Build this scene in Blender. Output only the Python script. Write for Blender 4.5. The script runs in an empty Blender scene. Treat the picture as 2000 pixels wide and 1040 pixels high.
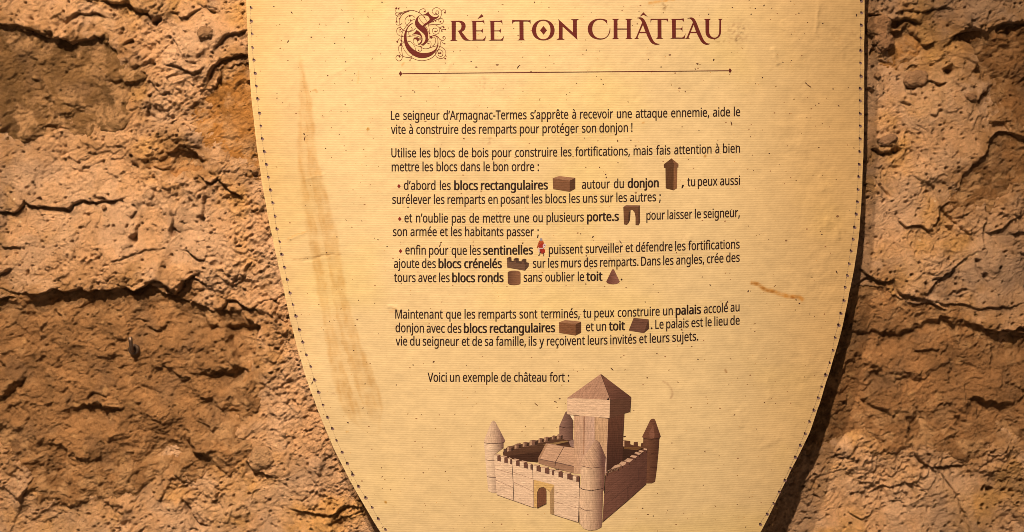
import bpy, bmesh, math, random
import numpy as np
from mathutils import Vector, Matrix
from mathutils.geometry import tessellate_polygon

scene = bpy.context.scene
col = scene.collection
R = math.radians

# ------------------------------------------------------------------ camera
PITCH = R(7.2)
AIM = np.array([0.0, -0.05, 0.0])
DIST = 1.5
FPX = 3000.0                      # focal length in photo pixels (photo is 2000 x 1040)
CAM = AIM + DIST * np.array([0.0, -math.cos(PITCH), math.sin(PITCH)])
cam_data = bpy.data.cameras.new('camera')
cam_data.sensor_width = 36.0
cam_data.lens = FPX * 36.0 / 2000.0
cam_data.clip_end = 50.0
cam_data.clip_start = 0.05
cam_data.dof.use_dof = True
cam_data.dof.focus_distance = 1.475
cam_data.dof.aperture_fstop = 14.0
cam = bpy.data.objects.new('camera', cam_data)
col.objects.link(cam)
cam.location = CAM.tolist()
cam.rotation_euler = (R(90) - PITCH, 0.0, 0.0)
scene.camera = cam

# ------------------------------------------------------------------ world: dim warm room light
world = bpy.data.worlds.new('World')
scene.world = world
world.use_nodes = True
bg = world.node_tree.nodes['Background']
bg.inputs[0].default_value = (1.0, 0.60, 0.34, 1.0)
bg.inputs[1].default_value = 0.15

# ------------------------------------------------------------------ lamps: two ceiling spots
def spot(name, loc, aim, power, radius, angle, blend, colour):
    d = bpy.data.lights.new(name, 'SPOT')
    d.energy = power
    d.shadow_soft_size = radius
    d.spot_size = R(angle)
    d.spot_blend = blend
    d.color = colour
    o = bpy.data.objects.new(name, d)
    col.objects.link(o)
    o.location = loc
    v = Vector(aim) - Vector(loc)
    o.rotation_euler = v.to_track_quat('-Z', 'Y').to_euler()
    return o

WARM = (1.0, 0.65, 0.36)
spot('spot_lamp', (-0.545, -2.50, 2.25), (-0.08, 0.0, 0.0), 628.0, 0.028, 28.0, 1.0, WARM)
spot('spot_lamp', (-1.035, -2.10, 2.73), (-0.08, 0.0, 0.0), 628.0, 0.028, 27.5, 1.0, WARM)

scene.view_settings.view_transform = 'Standard'
scene.view_settings.look = 'None'
scene.view_settings.exposure = 0.0
scene.view_settings.gamma = 1.0
scene.render.film_transparent = False
scene.cycles.filter_width = 0.85

# ------------------------------------------------------------------ photo pixel <-> world helpers
_sp, _cp = math.sin(PITCH), math.cos(PITCH)
RIGHT = np.array([1.0, 0, 0]); UP = np.array([0, _sp, _cp]); FWD = np.array([0, _cp, -_sp])
XC, APEX, KBOW = 0.02, 0.080, 0.45     # the shield bows out: y = -APEX + KBOW (x-XC)^2

def rays(px, py):
    px = np.asarray(px, float); py = np.asarray(py, float)
    a = (px - 1000.0) / FPX; b = (520.0 - py) / FPX
    return (FWD[None, :] + a[..., None] * RIGHT + b[..., None] * UP)

def on_shield(px, py, lift=0.0):
    """photo pixels -> world points on the bowed shield face"""
    d = rays(np.atleast_1d(px), np.atleast_1d(py))
    cx, cy = CAM[0], CAM[1]
    a = KBOW * d[:, 0] ** 2
    b = 2 * KBOW * d[:, 0] * (cx - XC) - d[:, 1]
    c = KBOW * (cx - XC) ** 2 - (APEX + lift) - cy
    t = 2 * c / (-b + np.sqrt(b * b - 4 * a * c))
    return CAM[None, :] + t[:, None] * d

def on_wall(px, py, h=0.0):
    d = rays(np.atleast_1d(px), np.atleast_1d(py))
    t = (-h - CAM[1]) / d[:, 1]
    return CAM[None, :] + t[:, None] * d

def to_px(P):
    v = P - CAM[None, :]
    z = v @ FWD
    return 1000 + FPX * (v @ RIGHT) / z, 520 - FPX * (v @ UP) / z

# ------------------------------------------------------------------ numpy noise
def _grid_hash(ix, iy, seed):
    h = (ix.astype(np.int64) * 374761393 + iy.astype(np.int64) * 668265263 + seed * 2147483647 + 1013904223)
    h = (h ^ (h >> 13)) * 1274126177
    h = h & 0xffffffff
    h = h ^ (h >> 16)
    return h

def perlin(x, y, seed=0):
    x = x + seed * 17.31; y = y - seed * 9.77
    ix = np.floor(x).astype(np.int64); iy = np.floor(y).astype(np.int64)
    fx = (x - ix).astype(np.float32); fy = (y - iy).astype(np.float32)
    u = fx * fx * fx * (fx * (fx * 6 - 15) + 10); v = fy * fy * fy * (fy * (fy * 6 - 15) + 10)
    def g(jx, jy, dx, dy):
        a = (_grid_hash(jx, jy, seed) & 1023).astype(np.float32) * (2 * np.pi / 1024)
        return np.cos(a) * dx + np.sin(a) * dy
    n00 = g(ix, iy, fx, fy); n10 = g(ix + 1, iy, fx - 1, fy)
    n01 = g(ix, iy + 1, fx, fy - 1); n11 = g(ix + 1, iy + 1, fx - 1, fy - 1)
    a = n00 + u * (n10 - n00); b = n01 + u * (n11 - n01)
    return (a + v * (b - a)) * 1.5

def fbm(x, y, size, octaves=4, seed=0, gain=0.5, ridged=False):
    s = np.zeros_like(x, dtype=np.float32); amp = 1.0; tot = 0
    for o in range(octaves):
        n = perlin(x / size, y / size, seed + o * 7)
        if ridged:
            n = 1 - 2 * np.abs(n)
        s += amp * n; tot += amp; amp *= gain; size *= 0.5
    return s / tot

def sstep(a, b, x):
    t = np.clip((x - a) / (b - a), 0, 1)
    return t * t * (3 - 2 * t)

def cells(x, y, size, seed=0):
    """distance to the nearest random point, and that cell's random number"""
    x = x / size; y = y / size
    ix = np.floor(x).astype(np.int64); iy = np.floor(y).astype(np.int64)
    best = np.full(x.shape, 9.0, np.float32); rid = np.zeros(x.shape, np.float32)
    for dx in (-1, 0, 1):
        for dy in (-1, 0, 1):
            h = _grid_hash(ix + dx, iy + dy, seed)
            qx = (ix + dx) + (h & 255) / 255.0; qy = (iy + dy) + ((h >> 8) & 255) / 255.0
            d = np.hypot(x - qx, y - qy)
            m = d < best
            best = np.where(m, d, best); rid = np.where(m, ((h >> 16) & 255) / 255.0, rid)
    return best * size, rid

def facets(x, y, size, seed, slope, step):
    """chunky broken rock: every cell a tilted flat with its own level"""
    X_ = x / size; Y_ = y / size
    ix = np.floor(X_).astype(np.int64); iy = np.floor(Y_).astype(np.int64)
    best = np.full(x.shape, 9.0, np.float32); second = np.full(x.shape, 9.0, np.float32)
    hh = np.zeros(x.shape, np.float32); h2 = np.zeros(x.shape, np.float32)
    for dx in (-1, 0, 1):
        for dy in (-1, 0, 1):
            h = _grid_hash(ix + dx, iy + dy, seed)
            ox = X_ - ((ix + dx) + (h & 255) / 255.0); oy = Y_ - ((iy + dy) + ((h >> 8) & 255) / 255.0)
            d = np.hypot(ox, oy * 1.25)
            g = _grid_hash(ix + dx, iy + dy, seed + 5)
            v = ((((g & 255) / 127.5 - 1) * ox + (((g >> 8) & 255) / 127.5 - 1) * oy) * size * slope + (((g >> 16) & 255) / 127.5 - 1) * step).astype(np.float32)
            m = d < best
            m2 = (~m) & (d < second)
            second = np.where(m, best, np.where(m2, d, second)); h2 = np.where(m, hh, np.where(m2, v, h2))
            best = np.where(m, d, best); hh = np.where(m, v, hh)
    t = sstep(0.0, 0.13, second - best) * 0.5 + 0.5
    return hh * t + h2 * (1 - t)

def poly_sd(x, y, pts):
    """signed distance to a closed polygon, positive inside"""
    n = len(pts); d = np.full(x.shape, 1e9); inside = np.zeros(x.shape, bool)
    for i in range(n):
        x0, y0 = pts[i]; x1, y1 = pts[(i + 1) % n]
        ex, ey = x1 - x0, y1 - y0
        t = np.clip(((x - x0) * ex + (y - y0) * ey) / (ex * ex + ey * ey + 1e-9), 0, 1)
        d = np.minimum(d, np.hypot(x - x0 - t * ex, y - y0 - t * ey))
        if y0 != y1:
            c = ((y0 > y) != (y1 > y)) & (x < (x1 - x0) * (y - y0) / (y1 - y0) + x0)
            inside ^= c
    return np.where(inside, d, -d)

def line_sd(x, y, pts):
    """distance to an open polyline, side (+1 on the left hand of travel) and the position along it 0..1"""
    d = np.full(x.shape, 1e9); side = np.ones(x.shape); along = np.zeros(x.shape)
    n = len(pts) - 1
    for i in range(n):
        x0, y0 = pts[i]; x1, y1 = pts[i + 1]
        ex, ey = x1 - x0, y1 - y0
        L2 = ex * ex + ey * ey + 1e-9
        t = np.clip(((x - x0) * ex + (y - y0) * ey) / L2, 0, 1)
        dd = np.hypot(x - x0 - t * ex, y - y0 - t * ey)
        m = dd < d
        s = ex * (y - y0) - ey * (x - x0)
        d = np.where(m, dd, d); side = np.where(m, np.where(s < 0, 1.0, -1.0), side)
        along = np.where(m, (i + t) / n, along)
    return d, side, along

def smooth_line(pts, k=6, closed=False):
    P = [tuple(map(float, p)) for p in pts]; n = len(P); out = []
    for i in range(n if closed else n - 1):
        if closed:
            p0, p1, p2, p3 = P[i - 1], P[i], P[(i + 1) % n], P[(i + 2) % n]
        else:
            p0 = P[max(i - 1, 0)]; p1 = P[i]; p2 = P[i + 1]; p3 = P[min(i + 2, n - 1)]
        for j in range(k):
            t = j / k
            out.append(tuple(0.5 * (2 * b + (c - a) * t + (2 * a - 5 * b + 4 * c - d) * t * t + (3 * b - a - 3 * c + d) * t ** 3)
                             for a, b, c, d in zip(p0, p1, p2, p3)))
    if not closed:
        out.append(P[-1])
    return out

def lin(c):
    return tuple(((v / 255.0) / 12.92 if v <= 10 else (((v / 255.0) + 0.055) / 1.055) ** 2.4) for v in c)

# ------------------------------------------------------------------ object helpers
def link(name, me, parent=None):
    o = bpy.data.objects.new(name, me)
    col.objects.link(o)
    if parent is not None:
        o.parent = parent
    return o

def grid_mesh(name, P, nx, ny, mat, keep=None, colour=None, extra=None, smooth=True):
    """P: (ny*nx,3) row-major"""
    idx = np.arange(nx * ny).reshape(ny, nx)
    q = np.stack([idx[:-1, :-1], idx[:-1, 1:], idx[1:, 1:], idx[1:, :-1]], -1).reshape(-1, 4)
    if keep is not None:
        kq = keep[q].all(1)
        q = q[kq]
        used = np.zeros(len(P), bool); used[q.ravel()] = True
        re = np.cumsum(used) - 1
        q = re[q]; P = P[used]
        if colour is not None: colour = colour[used]
        if extra is not None: extra = {k: v[used] for k, v in extra.items()}
    return raw_mesh(name, P, q, mat, colour, extra, smooth)

def raw_mesh(name, P, q, mat, colour=None, extra=None, smooth=True):
    me = bpy.data.meshes.new(name)
    me.vertices.add(len(P)); me.vertices.foreach_set('co', P.astype(np.float32).ravel())
    me.loops.add(q.size); me.loops.foreach_set('vertex_index', q.astype(np.int32).ravel())
    me.polygons.add(len(q))
    me.polygons.foreach_set('loop_start', np.arange(0, q.size, q.shape[1], dtype=np.int32))
    me.polygons.foreach_set('use_smooth', np.full(len(q), smooth))
    if colour is not None:
        a = me.color_attributes.new('Tint', 'FLOAT_COLOR', 'POINT')
        c = np.ones((len(P), 4), np.float32); c[:, :3] = colour
        a.data.foreach_set('color', c.ravel())
    if extra:
        for k, v in extra.items():
            a = me.attributes.new(k, 'FLOAT', 'POINT'); a.data.foreach_set('value', v.astype(np.float32))
    me.materials.append(mat)
    me.update(calc_edges=True)
    return me

# ------------------------------------------------------------------ materials
class NT:
    def __init__(s, name):
        s.m = bpy.data.materials.new(name); s.m.use_nodes = True
        s.t = s.m.node_tree; s.b = s.t.nodes['Principled BSDF']
    def n(s, kind, **kw):
        x = s.t.nodes.new(kind)
        for k, v in kw.items():
            if k.startswith('i_'):
                x.inputs[int(k[2:])].default_value = v
            else:
                setattr(x, k, v)
        return x
    def l(s, a, b):
        s.t.links.new(a, b)
    def math(s, op, a, b=None, clamp=False):
        x = s.n('ShaderNodeMath', operation=op, use_clamp=clamp)
        for i, v in enumerate((a, b)):
            if v is None: continue
            if isinstance(v, (int, float)): x.inputs[i].default_value = v
            else: s.l(v, x.inputs[i])
        return x.outputs[0]
    def noise(s, co, scale, detail=4, rough=0.55, dist=0.0):
        x = s.n('ShaderNodeTexNoise'); x.inputs['Scale'].default_value = scale
        x.inputs['Detail'].default_value = detail; x.inputs['Roughness'].default_value = rough
        x.inputs['Distortion'].default_value = dist
        s.l(co, x.inputs['Vector']); return x.outputs[0]
    def mul(s, colour, fac):
        """colour times a grey value"""
        x = s.n('ShaderNodeVectorMath', operation='SCALE'); s.l(colour, x.inputs[0])
        if isinstance(fac, (int, float)): x.inputs['Scale'].default_value = fac
        else: s.l(fac, x.inputs['Scale'])
        return x.outputs[0]

def mapping(nt, scale=(1, 1, 1), rot=(0, 0, 0), src='Object'):
    tc = nt.n('ShaderNodeTexCoord'); mp = nt.n('ShaderNodeMapping')
    mp.inputs['Scale'].default_value = scale; mp.inputs['Rotation'].default_value = rot
    nt.l(tc.outputs[src], mp.inputs['Vector']); return mp.outputs[0]

def rock_material(name, rough=0.9, grain=0.5):
    nt = NT(name)
    co = mapping(nt)
    at = nt.n('ShaderNodeAttribute', attribute_name='Tint')
    n1 = nt.noise(co, 520, 5, 0.72); n2 = nt.noise(co, 150, 4, 0.6)
    v = nt.math('ADD', nt.math('MULTIPLY', n1, 1.3 * grain), nt.math('MULTIPLY', n2, 0.6))
    f = nt.math('ADD', v, 1.0 - 0.5 * (1.3 * grain + 0.6))
    nt.l(nt.mul(at.outputs['Color'], f), nt.b.inputs['Base Color'])
    nt.b.inputs['Roughness'].default_value = rough
    nt.b.inputs['Specular IOR Level'].default_value = 0.25
    # fine relief: grit, scratches and pin holes
    co2 = mapping(nt, (1.0, 1.0, 1.0), (0, R(38), 0))
    mp = nt.n('ShaderNodeMapping'); mp.inputs['Scale'].default_value = (0.75, 1, 1.25); nt.l(co2, mp.inputs['Vector'])
    h1 = nt.noise(mp.outputs[0], 520, 5, 0.75); h2 = nt.noise(mp.outputs[0], 230, 2, 0.5)
    h = nt.math('ADD', h1, nt.math('MULTIPLY', h2, 0.5))
    for sc, lim, part, amt in ((230, 0.24, 0.32, 0.9), (430, 0.26, 0.25, 0.55)):
        vo = nt.n('ShaderNodeTexVoronoi'); vo.inputs['Scale'].default_value = sc; nt.l(mp.outputs[0], vo.inputs['Vector'])
        sep = nt.n('ShaderNodeSeparateColor'); nt.l(vo.outputs['Color'], sep.inputs[0])
        on = nt.math('LESS_THAN', sep.outputs[0], part)
        mr = nt.n('ShaderNodeMapRange'); mr.inputs[1].default_value = lim; mr.inputs[2].default_value = lim * 0.4
        nt.l(vo.outputs['Distance'], mr.inputs[0])
        h = nt.math('SUBTRACT', h, nt.math('MULTIPLY', nt.math('MULTIPLY', mr.outputs[0], on), amt))
    bp = nt.n('ShaderNodeBump'); bp.inputs['Strength'].default_value = 1.0; bp.inputs['Distance'].default_value = 0.0042
    nt.l(h, bp.inputs['Height']); nt.l(bp.outputs[0], nt.b.inputs['Normal'])
    return nt.m

MORTAR = rock_material('lime_mortar')
STONE = rock_material('rough_stone', 0.85, 0.7)

def ribs(nt, co):
    """fine horizontal laid lines of the paper, 2.2 mm apart"""
    mp = nt.n('ShaderNodeMapping'); mp.inputs['Scale'].default_value = (6, 6, 30); nt.l(co, mp.inputs['Vector'])
    w = nt.noise(mp.outputs[0], 4.0, 3, 0.5)
    sx = nt.n('ShaderNodeSeparateXYZ'); nt.l(co, sx.inputs[0])
    z = nt.math('ADD', nt.math('MULTIPLY', sx.outputs[2], 2 * math.pi / 0.00222), nt.math('MULTIPLY', w, 3.0))
    return nt.math('SINE', z)

def paper_surface(nt, colour, rib_amount=0.022, rough=0.55):
    co = mapping(nt)
    r = ribs(nt, co)
    mp = nt.n('ShaderNodeMapping'); mp.inputs['Scale'].default_value = (1, 1, 5); nt.l(co, mp.inputs['Vector'])
    fib = nt.noise(mp.outputs[0], 330, 4, 0.7)
    broken = nt.noise(mp.outputs[0], 90, 3, 0.6)
    amt = nt.math('MULTIPLY', nt.math('MULTIPLY', broken, 2.0), rib_amount)
    f = nt.math('ADD', nt.math('ADD', nt.math('MULTIPLY', r, amt), 0.95), nt.math('MULTIPLY', fib, 0.10))
    nt.l(nt.mul(colour, f), nt.b.inputs['Base Color'])
    nt.b.inputs['Roughness'].default_value = rough
    nt.b.inputs['Specular IOR Level'].default_value = 0.3
    big = nt.noise(co, 14, 4, 0.55); mid = nt.noise(co, 60, 4, 0.6)
    h = nt.math('ADD', nt.math('MULTIPLY', r, 0.000028), nt.math('MULTIPLY', fib, 0.00012))
    h = nt.math('ADD', h, nt.math('ADD', nt.math('MULTIPLY', big, 0.0016), nt.math('MULTIPLY', mid, 0.00035)))
    at = nt.n('ShaderNodeAttribute', attribute_name='crease')
    h = nt.math('ADD', h, nt.math('MULTIPLY', at.outputs['Fac'], 0.001))
    bp = nt.n('ShaderNodeBump'); bp.inputs['Strength'].default_value = 1.0; bp.inputs['Distance'].default_value = 1.0
    nt.l(h, bp.inputs['Height']); nt.l(bp.outputs[0], nt.b.inputs['Normal'])

def make_paper():
    nt = NT('parchment_paper')
    at = nt.n('ShaderNodeAttribute', attribute_name='Tint')
    co = mapping(nt)
    # brown vegetable flecks scattered in the paper
    c = at.outputs['Color']
    for sc, thr, dark in ((150, 0.075, (0.16, 0.07, 0.04, 1)), (62, 0.055, (0.10, 0.045, 0.03, 1)), (240, 0.07, (0.38, 0.24, 0.10, 1))):
        mp = nt.n('ShaderNodeMapping'); mp.inputs['Scale'].default_value = (0.8, 0.3, 1.2)
        mp.inputs['Rotation'].default_value = (0, sc * 0.01, 0); nt.l(co, mp.inputs['Vector'])
        ds = nt.n('ShaderNodeVectorMath', operation='ADD'); nz = nt.n('ShaderNodeTexNoise'); nz.inputs['Scale'].default_value = 500
        nt.l(co, nz.inputs['Vector']); sc2 = nt.n('ShaderNodeVectorMath', operation='SCALE'); sc2.inputs['Scale'].default_value = 0.0012
        nt.l(nz.outputs['Color'], sc2.inputs[0]); nt.l(mp.outputs[0], ds.inputs[0]); nt.l(sc2.outputs[0], ds.inputs[1])
        vo = nt.n('ShaderNodeTexVoronoi', voronoi_dimensions='3D'); vo.inputs['Scale'].default_value = sc; vo.inputs['Randomness'].default_value = 1.0
        nt.l(ds.outputs[0], vo.inputs['Vector'])
        sep = nt.n('ShaderNodeSeparateColor'); nt.l(vo.outputs['Color'], sep.inputs[0])
        lim = nt.math('MULTIPLY', nt.math('POWER', sep.outputs[0], 2.5), thr * 1.6)
        m = nt.math('LESS_THAN', vo.outputs['Distance'], lim)
        mx = nt.n('ShaderNodeMix', data_type='RGBA'); mx.inputs[7].default_value = dark
        nt.l(nt.math('MULTIPLY', m, 0.8), mx.inputs[0]); nt.l(c, mx.inputs[6]); c = mx.outputs[2]
    paper_surface(nt, c)
    return nt.m
PAPER = make_paper()

def make_ink():
    nt = NT('printed_ink')
    at = nt.n('ShaderNodeAttribute', attribute_name='Tint')
    paper_surface(nt, at.outputs['Color'], 0.02, 0.7)
    return nt.m
INK = make_ink()

def make_wood_print():
    nt = NT('printed_wood_picture')
    at = nt.n('ShaderNodeAttribute', attribute_name='Tint')
    uv = nt.n('ShaderNodeUVMap', uv_map='grain')
    mp = nt.n('ShaderNodeMapping'); mp.inputs['Scale'].default_value = (0.35, 3.0, 1); nt.l(uv.outputs[0], mp.inputs['Vector'])
    g1 = nt.noise(mp.outputs[0], 0.9, 5, 0.65, 0.6); g2 = nt.noise(mp.outputs[0], 0.16, 4, 0.6, 1.5)
    f = nt.math('ADD', nt.math('ADD', nt.math('MULTIPLY', g1, 1.5), nt.math('MULTIPLY', g2, 1.5)), -0.5)
    paper_surface(nt, nt.mul(at.outputs['Color'], f), 0.07, 0.6)
    return nt.m
WOODPRINT = make_wood_print()

def simple_metal(name, c, rough, metallic=1.0):
    nt = NT(name); co = mapping(nt)
    n = nt.noise(co, 300, 5, 0.7)
    rgb = nt.n('ShaderNodeRGB'); rgb.outputs[0].default_value = (*c, 1)
    nt.l(nt.mul(rgb.outputs[0], nt.math('ADD', n, 0.5)), nt.b.inputs['Base Color'])
    nt.b.inputs['Metallic'].default_value = metallic; nt.b.inputs['Roughness'].default_value = rough
    bp = nt.n('ShaderNodeBump'); bp.inputs['Distance'].default_value = 0.0006; nt.l(n, bp.inputs['Height'])
    nt.l(bp.outputs[0], nt.b.inputs['Normal']); return nt.m
IRON = simple_metal('dull_iron', (0.16, 0.13, 0.12), 0.45, 0.9)

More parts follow.
